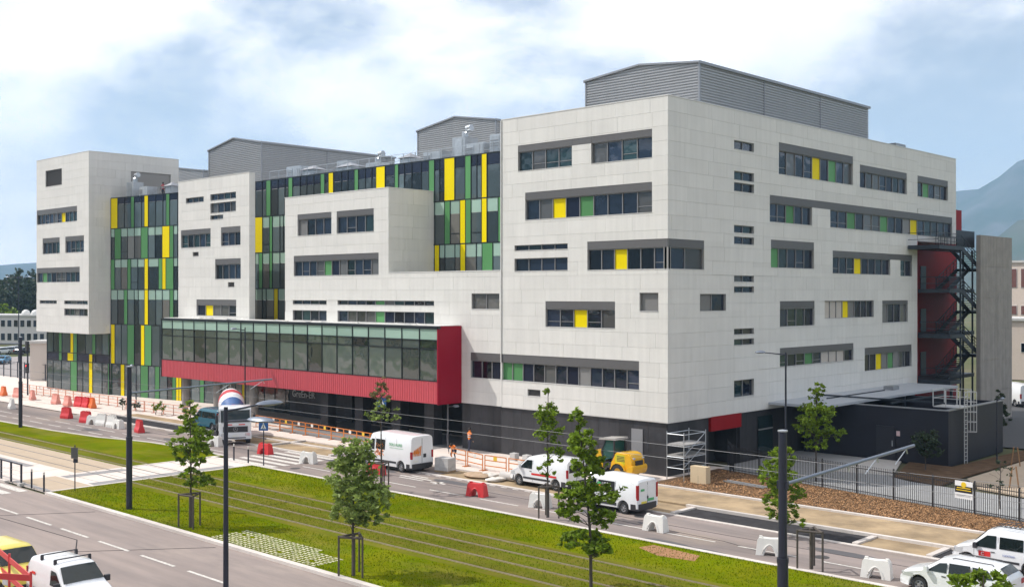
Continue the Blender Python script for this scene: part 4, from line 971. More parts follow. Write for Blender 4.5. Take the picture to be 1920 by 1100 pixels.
for i, (px, Y, h, w, m) in enumerate(((-8, 330, 17, 8, LEAFD), (12, 345, 14, 6, LEAFD), (28, 320, 18.5, 7, LEAFD), (47, 330, 18, 6.5, LEAFD), (58, 360, 19.5, 5, LEAFD), (68, 350, 19, 5, LEAFD), (2, 290, 9, 5, LEAF), (-40, 330, 18, 9, LEAFD), (84, 340, 18, 7, LEAFD))):
    x, y = camxy(px, Y)
    tree('park_tree', ['broad dark tree at the left picture edge', 'lower dark tree second from the left edge', 'tall dark tree above the low white building', 'round dark tree next to the tower wall', 'tree top rising highest beside the tower', 'pointed tree touching the tower edge', 'light green bush in front of the dark trees', 'dark tree just beyond the left picture edge', 'dark tree half hidden by the tower'][i], (x, y, 0), h,
         [(0,0,h*.62,w*.8,w*.8,h*.36,1500), (w*.3,0,h*.4,w*.7,w*.7,h*.28,900), (-w*.3,0,h*.45,w*.7,w*.7,h*.3,900)], 60+i, m, .55, .35, 'park trees behind the low building')
for i, (x, y, h) in enumerate(((-60,-62,9), (-72,-60,11), (-110,-63,10), (-38,-64,9), (-84,-62,8), (10,-75,10))):
    tree('park_tree', ['leafy tree across the street opposite the gallery', 'tall leafy tree across the street opposite the white block', 'tree across the street opposite the tower', 'tree across the street opposite the board wall', 'small tree across the street between two taller ones', 'tree across the street behind the viewer'][i], (x, y, 0), h, [(0,0,h*.65,h*.3,h*.3,h*.3,1300), (0,0,h*.45,h*.26,h*.26,h*.2,700)], 80+i, LEAF, .3, .2, 'trees across the street')
# ================================================================== vehicles
CARW = mat('car_white', (.80, .81, .82), .22, coat=.5, var=.02)
CARY = mat('car_yellow', (.70, .58, .10), .3, coat=.4)
CART = mat('car_teal', (.02, .12, .17), .25, coat=.5)
CARB = mat('car_blue', (.04, .22, .38), .25, coat=.5)
CARS = mat('car_silver', (.45, .46, .48), .25, metal=.5, coat=.5)
CARK = mat('car_dark', (.03, .03, .035), .25, coat=.5)
PLAST = mat('bumper_plastic', (.035, .035, .04), .5)
CGLASS = glass('vehicle_glass', (.010, .017, .017), ior=1.5, wav=.03, wscale=1.6, rand=.5)
TYRE = mat('tyre_rubber', (.022, .022, .023), .8)
RIM = mat('wheel_steel', (.42, .42, .43), .35, metal=.6)
TAIL = mat('tail_lamp', (.35, .01, .02), .2)
HEADL = mat('head_lamp', (.60, .62, .64), .08, metal=.3)
PLATE = mat('number_plate', (.75, .75, .70), .4); PLATEY = mat('number_plate_yellow', (.75, .62, .08), .4)
SEAM = mat('door_seam', (.12, .12, .125), .6)
ORAN = mat('orange_print', (.86, .27, .02), .4); GRNP = mat('green_print', (.08, .40, .15), .4); REDP = mat('red_print', (.68, .03, .03), .4); BLKP = mat('black_print', (.02, .02, .022), .35)
BLUP = mat('blue_print', (.06, .12, .40), .4)

def lerp_prof(prof, x):
    if x <= prof[0][0]: return prof[0][1]
    for (a, za), (b, zb) in zip(prof[:-1], prof[1:]):
        if x <= b: return za + (zb-za)*(x-a)/(b-a) if b > a else zb
    return prof[-1][1]
class Car:
    def __init__(s, name, label, cat, loc, rotz, L, Wd, prof, belt, wheels, wr, paint, z0=.28, tumble=.16, ftaper=.14, rtaper=.03, group=None):
        s.t = thing(name, label, cat, loc, rotz, group); s.L, s.W, s.prof, s.belt, s.tumble, s.ft, s.rt, s.z0, s.wx, s.wr = L, Wd, prof, belt, tumble, ftaper, rtaper, z0, wheels, wr
        xs = set(np.linspace(-L/2, L/2, 26).tolist()) | {p[0] for p in prof}
        for w in wheels: xs |= {w + (wr+.07)*math.cos(a) for a in np.linspace(0, math.pi, 11)} | {w-(wr+.071), w+(wr+.071)}
        for e in (.02, .06, .12, .2, .32): xs |= {-L/2+e, L/2-e}
        xs = sorted(x for x in xs if -L/2-1e-6 <= x <= L/2+1e-6); b = MB(); rings = []
        for x in xs:
            zb = s.bottom(x); zr = s.top(x); w = s.half(x); hb = min(belt, zr-.14); hb = max(hb, zb+.06); wt = w - tumble*max(0, zr-belt)
            r = min(.16, max(.03, (zr-hb)*.45)); i = len(b.v)
            half = [(0, zb), (w*.9, zb), (w, zb+.04), (w+.012, (zb+hb)/2), (w, hb), (wt+.02, zr-r), (wt-r*.22, zr-r*.38), (wt-r*.8, zr-r*.06), (wt*.5, zr+.012), (0, zr+.02)]
            ring = half + [(-y, z) for y, z in half[-2:0:-1]]
            b.v += [(x, y, z) for y, z in ring]; rings.append((i, len(ring)))
        for (i, n), (j, _) in zip(rings[:-1], rings[1:]):
            for k in range(n): b.f.append((i+k, i+(k+1) % n, j+(k+1) % n, j+k)); b.mi.append(0)
        b.f.append(tuple(range(rings[0][0], rings[0][0]+rings[0][1]))); b.mi.append(0); b.f.append(tuple(range(rings[-1][0], rings[-1][0]+rings[-1][1]))); b.mi.append(0)
        s.body = b.build('body', paint, s.t, 32)
        u = MB(); u.box(-L/2+.15, -Wd/2+.25, .2, L/2-.2, Wd/2-.25, z0+.35); u.build('underbody', PLAST, s.t)
        for w in wheels:
            for sg in (-1, 1):
                Mw = Matrix.Translation((w, sg*(Wd/2-.13), wr)) @ Matrix.Rotation(R(-90*sg), 4, 'X')
                ty = MB(); ty.lathe([(wr*.62, -.10), (wr*.93, -.10), (wr, -.06), (wr, .06), (wr*.93, .10), (wr*.62, .10)], 22, Mw, cap=False); tyre = ty.build('tyre', TYRE, s.t, 40); tyre.name = 'wheel'
                ri = MB(); ri.lathe([(wr*.64, -.05), (wr*.64, .075), (wr*.55, .085), (wr*.5, .05), (wr*.2, .065), (wr*.16, .09), (.01, .09)], 18, Mw); ri.build('rim', RIM, tyre, 30)
                ho = MB()
                for k in range(5):
                    a = k*2*math.pi/5; ho.box(-.035, -.035, .045, .035, .035, .068, M=Mw @ Matrix.Translation((math.cos(a)*wr*.36, math.sin(a)*wr*.36, 0)))
                ho.build('rim_hole', PLAST, tyre)
    def top(s, x): return lerp_prof(s.prof, x)
    def bottom(s, x):
        z = s.z0
        for w in s.wx:
            d = (s.wr+.07)**2-(x-w)**2
            if d > 0: z = max(z, s.wr + math.sqrt(d))
        e = max(0, abs(x) - (s.L/2-.25)); return z + e*.35
    def half(s, x):
        w = s.W/2; f = max(0, (x-(s.L/2-.75))/.75); r = max(0, (-x-(s.L/2-.4))/.4); return w*(1 - s.ft*f*f - s.rt*r*r)
    def side(s, x, z):
        w = s.half(x); zr = s.top(x); return w + .006 if z <= s.belt else w - s.tumble*(z-s.belt) + .01
    def glass(s, pts, name='side_window', m=None, off=.012, sides=(-1, 1)):
        for sg in sides:
            b = MB(); n = len(pts); out = [(x, sg*(s.side(x, z)+off), z) for x, z in pts]; b.poly(out); b.build(name, m or CGLASS, s.t)
    def strip(s, x0, x1, z0, z1, m, name='trim', off=.016, sides=(-1, 1), n=6):
        for sg in sides:
            b = MB()
            for k in range(n):
                xa, xb = x0+(x1-x0)*k/n, x0+(x1-x0)*(k+1)/n
                b.quad((xa, sg*(s.side(xa, z0)+off), z0), (xb, sg*(s.side(xb, z0)+off), z0), (xb, sg*(s.side(xb, z1)+off), z1), (xa, sg*(s.side(xa, z1)+off), z1))
            b.build(name, m, s.t)
    def screen(s, x0, x1, f0=.86, f1=.8, name='windscreen', off=.02):
        b = MB(); n = 5; g = []
        for k in range(n+1):
            x = x0+(x1-x0)*k/n; zr = s.top(x); w = s.half(x) - s.tumble*max(0, zr-s.belt); f = f0+(f1-f0)*k/n
            g.append([(x + off*.6*(1 if x0 > 0 else -1), w*f*q, zr+off+.012*(1-abs(q))) for q in (-1, -.5, 0, .5, 1)])
        for k in range(n):
            for q in range(4): b.quad(g[k][q], g[k][q+1], g[k+1][q+1], g[k+1][q])
        b.build(name, CGLASS, s.t, 40)
    def bumpers(s, m, zf=(.28, .62), zr=(.3, .62)):
        for nm, x, z, sg in (('front_bumper', s.L/2, zf, 1), ('rear_bumper', -s.L/2, zr, -1)):
            b = MB(); w = s.half(x)
            pts = [(x-sg*.42, s.half(x-sg*.42)+.02), (x-sg*.1, w+.03), (x+sg*.05, w*.82), (x+sg*.07, 0)]; pts = pts + [(px, -py) for px, py in pts[-2::-1]]
            for (xa, ya), (xb, yb) in zip(pts[:-1], pts[1:]): b.quad((xa, ya, z[0]), (xb, yb, z[0]), (xb, yb, z[1]), (xa, ya, z[1])); b.quad((xa, ya, z[1]), (xb, yb, z[1]), (xb-sg*.1, yb*.95, z[1]+.02), (xa-sg*.1, ya*.95, z[1]+.02))
            b.build(nm, m, s.t, 40)
    def lamps(s, head, tail):
        (x0, x1, za, zb) = head
        for sg in (-1, 1):
            b = MB(); n = 4; pr = []
            for k in range(n+1): x = x0+(x1-x0)*k/n; pr.append((x, sg*(s.half(x)+.014)))
            for (xa, ya), (xb, yb) in zip(pr[:-1], pr[1:]): b.quad((xa, ya, za), (xb, yb, za), (xb, yb, zb), (xa, ya, zb))
            xe, ye = pr[-1]; b.quad((xe+.02, ye, za), (xe+.03, ye*.68, za), (xe+.03, ye*.68, zb-.04), (xe+.02, ye, zb)); b.build('headlight', HEADL, s.t)
            b = MB(); w, d, ta, tb = tail; y = s.half(-s.L/2)
            b.box(-s.L/2-.02, sg*(y-w) if sg > 0 else sg*(y+.012), ta, -s.L/2+d, sg*(y+.012) if sg > 0 else sg*(y-w), tb); b.build('tail_light', TAIL, s.t)
    def mirror(s, x, z, m=PLAST):
        for sg in (-1, 1):
            y = sg*(s.side(x, z)+.02); b = MB(); b.box(x-.06, min(y, y+sg*.2), z-.03, x+.08, max(y, y+sg*.2), z+.19); b.build('mirror', m, s.t)
    def seams(s, xs, z0, z1):
        for x in xs: s.strip(x-.008, x+.008, z0, min(z1, s.top(x)-.2), SEAM, 'door_gap', .009, n=1)
    def handle(s, x, z): s.strip(x-.09, x+.09, z, z+.04, PLAST, 'door_handle', .02, n=1)
    def rear(s, name, m, y0, y1, z0, z1, off=.03): return bx(name, m, -s.L/2-off, y0, z0, -s.L/2+.01, y1, z1, s.t)
    def print_side(s, body, size, m, x, z, sg=1, name='lettering', align='LEFT'):
        # vehicles face +x; seen from their left side (+y) text runs from front to back reversed in x
        y = sg*(s.side(x, z)+.02); return text(body, size, m, s.t, (x, y, z), (R(90), 0, R(180) if sg > 0 else 0), name, align, .002)

LEFTWARD = R(180)
# --- tall panel van
v = Car('panel_van', 'tall white panel van with orange scribble logo parked by the site barriers', 'van', (-16.2, -9.3, 0), LEFTWARD, 5.5, 2.06,
        [(-2.75, 2.42), (-2.6, 2.47), (.9, 2.5), (1.35, 2.4), (2.0, 1.42), (2.1, 1.34), (2.65, 1.08), (2.75, .8)], 1.25, (-1.75, 1.85), .35, CARW, tumble=.075)
v.screen(2.0, 1.42, .9, .84); v.glass([(1.0, 1.32), (1.75, 1.32), (1.62, 1.62), (1.28, 2.02), (1.0, 2.02)]); v.glass([(-.1, 1.38), (.85, 1.38), (.85, 2.05), (-.1, 2.05)], sides=(1,))
v.bumpers(PLAST); v.strip(-1.3, 1.4, .55, .68, PLAST); v.lamps((2.15, 2.6, .82, 1.08), (.16, .06, .95, 1.45)); v.mirror(1.62, 1.38); v.seams((.93, -.15, -1.3), .45, 2.2); v.handle(.75, 1.15)
v.rear('door_gap', SEAM, -.012, .012, .65, 2.3, .012); v.rear('number_plate', PLATE, .35, .8, .75, .86); v.rear('door_handle', PLAST, -.35, -.12, 1.0, 1.25); v.rear('rear_step', PLAST, -.9, .9, .45, .6, .08)
text('SOLS ALPES', .26, GRNP, v.t, (-.55, 1.02, 1.72), (R(90), 0, R(180)), 'lettering'); v.strip(-2.0, -.6, 1.58, 1.6, GRNP, 'logo_line', .02)
sc = MB()
for k in range(6):
    x = .25 + .14*k; pts = [(x-.2+.05*math.sin(j*2.1+k), v.side(x, 1.0)+.02, .95+.19*j+.05*math.cos(j+k*1.7)) for j in range(5)]; pts = [(p[0]+(.16 if j % 2 else -.05), p[1]-(.05 if p[2] > 1.3 else 0), p[2]) for j, p in enumerate(pts)]; sc.tube(pts, .03, 5)
sc.build('logo_swirl', ORAN, v.t)
sc = MB()
for k in range(5): sc.tube([(-2.79, .75-.14*k, 1.15), (-2.79, .68-.14*k, 1.55+.12*k*.5), (-2.79, .85-.16*k, 1.3)], .028, 5)
sc.build('logo_swirl', ORAN, v.t)
# --- smaller white van with red stripe
v = Car('delivery_van', 'white delivery van with red side stripe parked behind the slim tree', 'van', (-3.75, -7.55, .02), LEFTWARD, 4.8, 1.9,
        [(-2.4, 1.86), (-2.25, 1.92), (.4, 1.94), (.85, 1.84), (1.6, 1.18), (1.72, 1.12), (2.25, .9), (2.4, .68)], 1.08, (-1.5, 1.55), .32, CARW, tumble=.11)
v.screen(1.6, .92, .9, .84); v.glass([(.42, 1.15), (1.4, 1.15), (1.25, 1.32), (.85, 1.66), (.42, 1.68)]); v.bumpers(PLAST); v.strip(-1.1, 1.15, .5, .62, PLAST); v.strip(-1.6, .45, .78, .9, REDP, 'red_stripe')
v.lamps((1.85, 2.28, .66, .88), (.14, .05, .85, 1.35)); v.mirror(1.35, 1.12, CARW); v.seams((.36, -.75), .38, 1.7); v.handle(.52, .98); v.rear('door_gap', SEAM, -.012, .012, .55, 1.75, .012); v.rear('rear_window', CGLASS, -.7, .7, 1.15, 1.6, .015)
# --- white van with black logo panel
v = Car('works_van', 'white works van with black logo panel driving past the yellow loader', 'van', (3.5, -10.15, 0), LEFTWARD, 4.78, 1.9,
        [(-2.39, 1.8), (-2.3, 1.9), (-1.4, 1.95), (.3, 1.99), (.8, 1.9), (1.62, 1.2), (1.75, 1.12), (2.25, .92), (2.39, .66)], 1.06, (-1.45, 1.6), .33, CARW, tumble=.10)
v.screen(1.62, .88, .9, .84); v.glass([(.45, 1.12), (1.45, 1.12), (1.3, 1.3), (.85, 1.7), (.45, 1.74)]); v.bumpers(PLAST); v.strip(-1.0, 1.2, .42, .58, PLAST); v.strip(-.85, .3, 1.12, 1.7, BLKP, 'logo_panel', .018)
v.lamps((1.85, 2.3, .7, .98), (.15, .08, .85, 1.65)); v.mirror(1.35, 1.14, CARW); v.seams((.4, -.9), .36, 1.75); v.handle(.6, .98)
v.rear('door_gap', SEAM, -.012, .012, .5, 1.75, .012); v.rear('rear_window', CARW, -.68, .68, 1.05, 1.62, .012); v.rear('number_plate', PLATEY, .1, .55, .62, .74); v.rear('door_handle', PLAST, -.06, .04, .85, 1.0); v.rear('leaf_logo', GRNP, .3, .62, 1.3, 1.42); v.rear('leaf_logo', GRNP, -.55, .0, .72, .86)
text('URBA', .26, TEXTW, v.t, (.03, .965, 1.42), (R(84), 0, R(180))); text('à la ville', .17, TEXTW, v.t, (-.12, .985, 1.2), (R(84), 0, R(180)))
lo = MB(); lo.poly([(.22+.14*math.cos(k*.63), .955-.008*math.sin(k*.63), 1.5+.1*math.sin(k*.63)) for k in range(10)]); lo.build('leaf_logo', GRNP, v.t)
lo = MB(); lo.poly([(.2+.1*math.cos(k*.63), .98, 1.42+.06*math.sin(k*.63)) for k in range(10)]); lo.build('leaf_logo', ORAN, v.t)
# --- passenger van with roof rack
v = Car('passenger_van', 'white passenger van with mesh roof rack and red door logo at the right edge', 'van', (24.45, -9.25, .01), LEFTWARD, 4.05, 1.68,
        [(-2.02, 1.6), (-1.85, 1.78), (.2, 1.82), (.55, 1.74), (1.1, 1.2), (1.22, 1.1), (1.85, .92), (2.02, .62)], .98, (-1.28, 1.35), .31, CARW, tumble=.13)
v.screen(1.1, .6, .9, .84); v.glass([(.12, 1.04), (1.0, 1.04), (.95, 1.2), (.5, 1.56), (.12, 1.58)]); v.glass([(-1.0, 1.06), (-.02, 1.06), (-.02, 1.56), (-1.0, 1.56)]); v.glass([(-1.85, 1.08), (-1.12, 1.08), (-1.12, 1.54), (-1.8, 1.52)])
v.bumpers(PLAST); v.strip(-.85, .95, .5, .6, PLAST); v.lamps((1.55, 1.92, .66, .9), (.12, .06, .85, 1.4)); v.mirror(.95, 1.02); v.seams((.05, 1.05), .36, 1.55); v.handle(.25, .86)
v.strip(.35, .85, .66, .88, REDP, 'door_logo', .02, n=2); text('C', .2, TEXTW, v.t, (.75, .875, .7), (R(90), 0, R(180))); text('LOCATION', .1, BLUP, v.t, (-.15, .87, .78), (R(90), 0, R(180)))
rk = MB()
for y in (-.6, .6): rk.tube([(-1.8, y, 1.86), (-1.8, y, 1.98), (.1, y, 1.98), (.3, y, 1.86)], .018, 6)
for k in range(10): x = -1.8+k*.21; rk.tube([(x, -.6, 1.98), (x, .6, 1.98)], .014, 5)
for k in range(10):
    for y in (-.6, .6): x = -1.75+k*.19; rk.tube([(x, y, 1.98), (x+.09, y, 2.12), (x+.19, y, 1.98)], .012, 5)
for y in (-.6, .6): rk.tube([(-1.8, y, 2.12), (.1, y, 2.12)], .015, 5)
rk.build('roof_rack', PLAST, v.t)
# --- white estate car
v = Car('estate_car', 'white estate car driving along the lower right edge', 'car', (24.55, -14.55, 0), LEFTWARD, 4.3, 1.75,
        [(-2.15, 1.0), (-2.05, 1.18), (-1.75, 1.43), (-.9, 1.49), (.2, 1.5), (.55, 1.44), (1.2, 1.0), (1.35, .96), (1.95, .82), (2.15, .58)], .95, (-1.3, 1.32), .32, CARW, tumble=.28, ftaper=.2)
v.screen(1.2, .58, .86, .8); v.screen(-2.03, -1.74, .8, .78, 'rear_window'); v.glass([(.2, .99), (.98, .99), (.5, 1.33), (.2, 1.37)]); v.glass([(-.72, .99), (.12, .99), (.12, 1.38), (-.7, 1.39)]); v.glass([(-1.6, 1.02), (-.8, .99), (-.78, 1.38), (-1.35, 1.35)])
v.bumpers(CARW, (.25, .5), (.3, .55)); v.lamps((1.55, 2.03, .62, .78), (.3, .12, .75, .95)); v.mirror(.95, .98, CARW); v.seams((.16, -.76), .34, 1.4); v.handle(.3, .82); v.handle(-.6, .82)
for y in (-.5, .5): b = MB(); b.tube([(-1.5, y, 1.47), (-1.45, y, 1.53), (.0, y, 1.55), (.1, y, 1.51)], .022, 6); b.build('roof_bar', PLAST, v.t)
# --- foreground left: white van with two roof bars, yellow van behind it
def bars(v, xs, zt):
    for x in xs:
        b = MB(); b.tube([(x, -.72, zt+.12), (x, .72, zt+.12)], .025, 6); b.box(x-.05, -.72, zt-.06, x+.05, -.62, zt+.11); b.box(x-.05, .62, zt-.06, x+.05, .72, zt+.11); b.build('roof_bar', PLAST, v.t)
KP = [(-2.02, 1.6), (-1.85, 1.78), (.2, 1.82), (.55, 1.74), (1.1, 1.2), (1.22, 1.1), (1.85, .92), (2.02, .62)]
v = Car('delivery_van', 'white van with two black roof bars parked in the lower left corner', 'van', (.55, -39.75, 0), 0, 4.05, 1.72, KP, .98, (-1.28, 1.35), .31, CARW, tumble=.13)
v.screen(1.1, .58, .93, .88); v.glass([(.12, 1.04), (1.0, 1.04), (.95, 1.2), (.5, 1.56), (.12, 1.58)]); v.bumpers(PLAST); v.strip(-.85, .95, .5, .6, PLAST); v.lamps((1.55, 1.92, .66, .9), (.12, .06, .85, 1.4)); v.mirror(.95, 1.06); v.seams((.05,), .36, 1.55); bars(v, (-1.0, .15), 1.82); v.handle(.25, .86); v.strip(-1.5, -1.2, 1.2, 1.3, REDP, 'small_sticker', sides=(-1,), n=1)
v = Car('small_van', 'yellow van waiting behind the white van with roof bars', 'van', (-3.75, -40.35, 0), 0, 4.1, 1.75, [(p[0], p[1]*1.02) for p in KP], .98, (-1.28, 1.35), .31, CARY, tumble=.13)
v.screen(1.1, .58, .93, .88); v.glass([(.12, 1.04), (1.0, 1.04), (.95, 1.2), (.5, 1.56), (.12, 1.58)]); v.glass([(-1.0, 1.06), (-.02, 1.06), (-.02, 1.56), (-1.0, 1.56)]); v.bumpers(PLAST); v.lamps((1.55, 1.92, .66, .9), (.12, .06, .85, 1.4)); v.mirror(.95, 1.06); v.seams((.05,), .36, 1.55); v.strip(-.4, .9, .62, .7, BLKP, 'dark_lettering_strip')
# --- teal van beside the mixer
v = Car('small_van', 'dark teal van parked beside the concrete mixer', 'van', (-44.6, -6.35, .02), LEFTWARD, 4.4, 1.8,
        [(-2.2, 1.75), (-2.1, 1.88), (.4, 1.9), (.8, 1.8), (1.4, 1.2), (1.55, 1.1), (2.05, .9), (2.2, .6)], 1.02, (-1.4, 1.45), .32, CART, tumble=.1)
v.screen(1.4, .85); v.glass([(.3, 1.1), (1.2, 1.1), (.8, 1.62), (.3, 1.65)]); v.glass([(-1.9, 1.1), (.2, 1.1), (.2, 1.62), (-1.9, 1.6)]); v.bumpers(PLAST); v.lamps((1.7, 2.1, .65, .9), (.16, .08, .95, 1.6)); v.mirror(1.1, 1.1); v.rear('rear_window', CGLASS, -.7, .7, 1.1, 1.65); v.rear('number_plate', PLATE, -.25, .25, .6, .72)
# --- far parked cars
CP = [(-2.1, .95), (-1.95, 1.1), (-1.5, 1.4), (.1, 1.46), (.5, 1.38), (1.15, .98), (1.9, .8), (2.1, .55)]
def simple_car(label, loc, rot, paint, group):
    v = Car('parked_car', label, 'car', loc, rot, 4.2, 1.75, CP, .93, (-1.28, 1.3), .31, paint, tumble=.26, ftaper=.2, group=group)
    v.screen(1.15, .55); v.glass([(-1.3, .98), (.95, .98), (.45, 1.32), (-1.2, 1.33)]); v.bumpers(PLAST); v.lamps((1.55, 2.0, .6, .76), (.3, .12, .72, .92))
for i, (px, py, m, lb) in enumerate(((2, 664, CARW, 'white car at the far left end of the far car park row'), (16, 663, CARS, 'silver car second in the far car park row'), (31, 661, CARS, 'grey car third in the far car park row'), (46, 664, CARK, 'dark car nearest the gatehouse in the far car park row'))):
    x, y = camxy(px, 24720/(py-550)); simple_car(lb, (x, y, 0), R(115), m, 'cars in the far car park')
x, y = camxy(4, 24720/(682-550)); simple_car('blue car driving out at the left picture edge', (x, y, 0), R(-40), CARB, None)
x, y = camxy(1903, 118); v = Car('panel_van', 'white van parked right of the concrete slab', 'van', (x, y, .05), R(140), 5.2, 2.0, [(-2.6, 2.3), (.9, 2.4), (1.3, 2.3), (1.9, 1.4), (2.5, 1.05), (2.6, .7)], 1.2, (-1.6, 1.7), .34, CARW, tumble=.08)
v.screen(1.9, 1.35); v.bumpers(PLAST); v.lamps((2.1, 2.5, .8, 1.0), (.16, .06, .9, 1.4)); v.rear('door_gap', SEAM, -.012, .012, .6, 2.2); v.rear('rear_window', CGLASS, -.8, -.1, 1.4, 2.0, .02)

# --- concrete mixer lorry, coming towards the viewer
mx = thing('concrete_mixer', 'white concrete mixer lorry with red and blue striped drum', 'lorry', (-34.3, -10.5, 0), R(-29))
LW = mat('lorry_white', (.74, .75, .77), .3, coat=.3)
b = MB(); b.prism([(-1.9, .95), (.02, .95), (.05, 1.7), (-.02, 1.75), (-.22, 2.85), (-.5, 2.98), (-1.9, 2.98)], -1.22, 1.22, lambda p, q, e: (p, e, q)); b.build('cab', LW, mx)
b = MB(); b.prism([(.03, 1.8), (-.18, 2.72), (-.2, 2.72), (0, 1.8)], -1.12, 1.12, lambda p, q, e: (p+.03, e, q)); b.build('windscreen', CGLASS, mx)
b = MB(); b.box(-.2, -1.24, .45, .12, 1.24, .98); b.build('front_bumper', LW, mx)
b = MB(); b.box(.04, -.95, 1.02, .09, .95, 1.45); b.build('grille', PLAST, mx)
for k in range(4): bx('grille_bar', PLAST, .091, -.92, 1.06+k*.1, .105, .92, 1.1+k*.1, mx)
em = MB(); em.tube([(.12, .17*math.cos(a*.393), 1.24+.17*math.sin(a*.393)) for a in range(17)], .014, 6)
for k in range(3): a = R(90+120*k); em.tube([(.12, 0, 1.24), (.12, .17*math.cos(a), 1.24+.17*math.sin(a))], .014, 5)
em.build('star_emblem', RIM, mx)
bx('number_plate', PLATE, .121, -.27, .66, .135, .27, .78, mx); bx('bumper_slot', PLAST, .121, -.8, .52, .13, .8, .6, mx)
for sg in (-1, 1):
    bx('headlight', HEADL, .1, min(sg*.72, sg*1.12), .72, .14, max(sg*.72, sg*1.12), .94, mx); bx('side_window', CGLASS, -1.1, min(sg*1.225, sg*1.235), 1.75, -.22, max(sg*1.225, sg*1.235), 2.55, mx)
    b = MB(); b.tube([(-.12, sg*1.22, 2.6), (.1, sg*1.45, 2.5), (.1, sg*1.45, 1.85)], .025, 6); b.box(.06, sg*1.45-.1, 1.75, .14, sg*1.45+.1, 2.35); b.build('mirror', PLAST, mx)
    bx('door_step', PLAST, -1.2, min(sg*1.1, sg*1.24), .5, -.35, max(sg*1.1, sg*1.24), .9, mx)
    bx('company_mark', REDP, .051, min(sg*.25, sg*.75), 1.56, .062, max(sg*.25, sg*.75), 1.64, mx)
b = MB(); b.box(-8.6, -.45, .75, -1.5, .45, 1.05); b.box(-8.3, -1.15, .95, -7.6, 1.15, 1.5); b.build('chassis', PLAST, mx)
for x in (-.75, -2.6, -6.2, -7.6):
    for sg in (-1, 1):
        Mw = Matrix.Translation((x, sg*1.03, .52)) @ Matrix.Rotation(R(-90*sg), 4, 'X'); ty = MB(); ty.lathe([(.3, -.16), (.49, -.16), (.52, -.1), (.52, .1), (.49, .16), (.3, .16)], 22, Mw, cap=False); w = ty.build('wheel', TYRE, mx, 40)
        ri = MB(); ri.lathe([(.31, .05), (.3, .14), (.26, .1), (.12, .08), (.1, .16), (.01, .16)], 16, Mw); ri.build('rim', RIM, w, 30)
Md = Matrix.Translation((-4.9, 0, 2.55)) @ Matrix.Rotation(R(-78), 4, 'Y')
prof = [(.35, 3.0), (.8, 2.95), (1.0, 2.4), (1.2, 1.5), (1.24, .6), (1.12, -.4), (.82, -1.7), (.5, -2.6), (.3, -2.7)]
DRM = [mat('drum_white', (.74, .74, .76), .35), mat('drum_red', (.55, .04, .05), .35), mat('drum_blue', (.05, .12, .30), .35)]
for k, mi in enumerate((0, 2, 0, 1, 0, 2, 1, 0)):
    d_ = MB(); d_.lathe([(prof[k][0]*.87, prof[k][1]), (prof[k+1][0]*.87, prof[k+1][1])], 28, Md); o = d_.build('drum_band', DRM[mi], mx, 40)
b = MB(); b.prism([(-7.4, 2.9), (-6.7, 3.5), (-6.9, 3.7), (-7.9, 3.3)], -.5, .5, lambda p, q, e: (p, e, q)); b.build('hopper', LW, mx)
b = MB(); b.tube([(-7.7, .3, 2.9), (-8.6, .9, 1.6)], .2, 10); b.build('chute', LW, mx)
b = MB()
for sg in (-1, 1): b.bar((-2.0, sg*.8, 1.0), (-2.3, sg*.9, 2.0), .12); b.bar((-7.0, sg*.8, 1.0), (-7.2, sg*.6, 3.0), .12)
b.build('drum_cradle', LW, mx)

# --- yellow wheel loader
LY = mat('loader_yellow', (.72, .40, .01), .35, coat=.3, var=.05)
wl = thing('wheel_loader', 'yellow wheel loader with open cab standing before the dark wall', 'loader', (-2.75, -2.3, .06), LEFTWARD); wl.scale = (.94,)*3
def rounded(o, w, seg=3):
    bm = bmesh.new(); bm.from_mesh(o.data); bmesh.ops.remove_doubles(bm, verts=bm.verts, dist=.001); bmesh.ops.bevel(bm, geom=list(bm.edges), offset=w, segments=seg, affect='EDGES', clamp_overlap=True); bm.to_mesh(o.data); bm.free()
    o.data.polygons.foreach_set('use_smooth', [True]*len(o.data.polygons)); o.data.set_sharp_from_angle(angle=R(40)); return o
b = MB(); b.prism([(-2.0, .75), (-2.25, 1.0), (-2.3, 1.35), (-2.15, 1.7), (-1.85, 1.9), (-1.2, 1.93), (-.75, 1.85), (-.35, 1.1), (-.35, .7)], -.7, .7, lambda p, q, e: (p, e, q)); rounded(b.build('engine_hood', LY, wl), .09)
b = MB(); b.prism([(-2.3, .5), (-2.45, .9), (-2.35, 1.15), (-1.95, 1.0), (-1.6, .62), (-1.6, .5)], -.82, .82, lambda p, q, e: (p, e, q)); rounded(b.build('counterweight', LY, wl), .07)
for k in range(4): bx('vent_slot', PLAST, -1.62+.02*k, -.715, 1.3+k*.1, -.95, .715, 1.35+k*.1, wl)
for sg in (-1, 1): bx('hood_stripe', mat('loader_lime', (.55, .52, .02), .4), -1.62, min(sg*.7, sg*.712), .95, -.8, max(sg*.7, sg*.712), 1.75, wl); bx('work_lamp', HEADL, -2.3, sg*.5-.09, 1.5, -2.2, sg*.5+.09, 1.62, wl)
bx('rear_grille', PLAST, -2.33, -.4, 1.05, -2.22, .4, 1.4, wl)
b = MB(); b.box(-.6, -.6, .75, .35, .6, 1.15); b.box(-.75, -.62, 1.15, -.45, .62, 1.6); b.build('cab_floor', PLAST, wl)
b = MB(); b.prism([(-.6, 1.5), (.3, 1.2), (.45, 1.9), (.1, 2.65), (-.6, 2.65)], -.58, .58, lambda p, q, e: (p, e, q)); b.build('cab_glass', mat('cab_glass', (.02, .08, .07), .05, ior=1.6), wl)
b = MB()
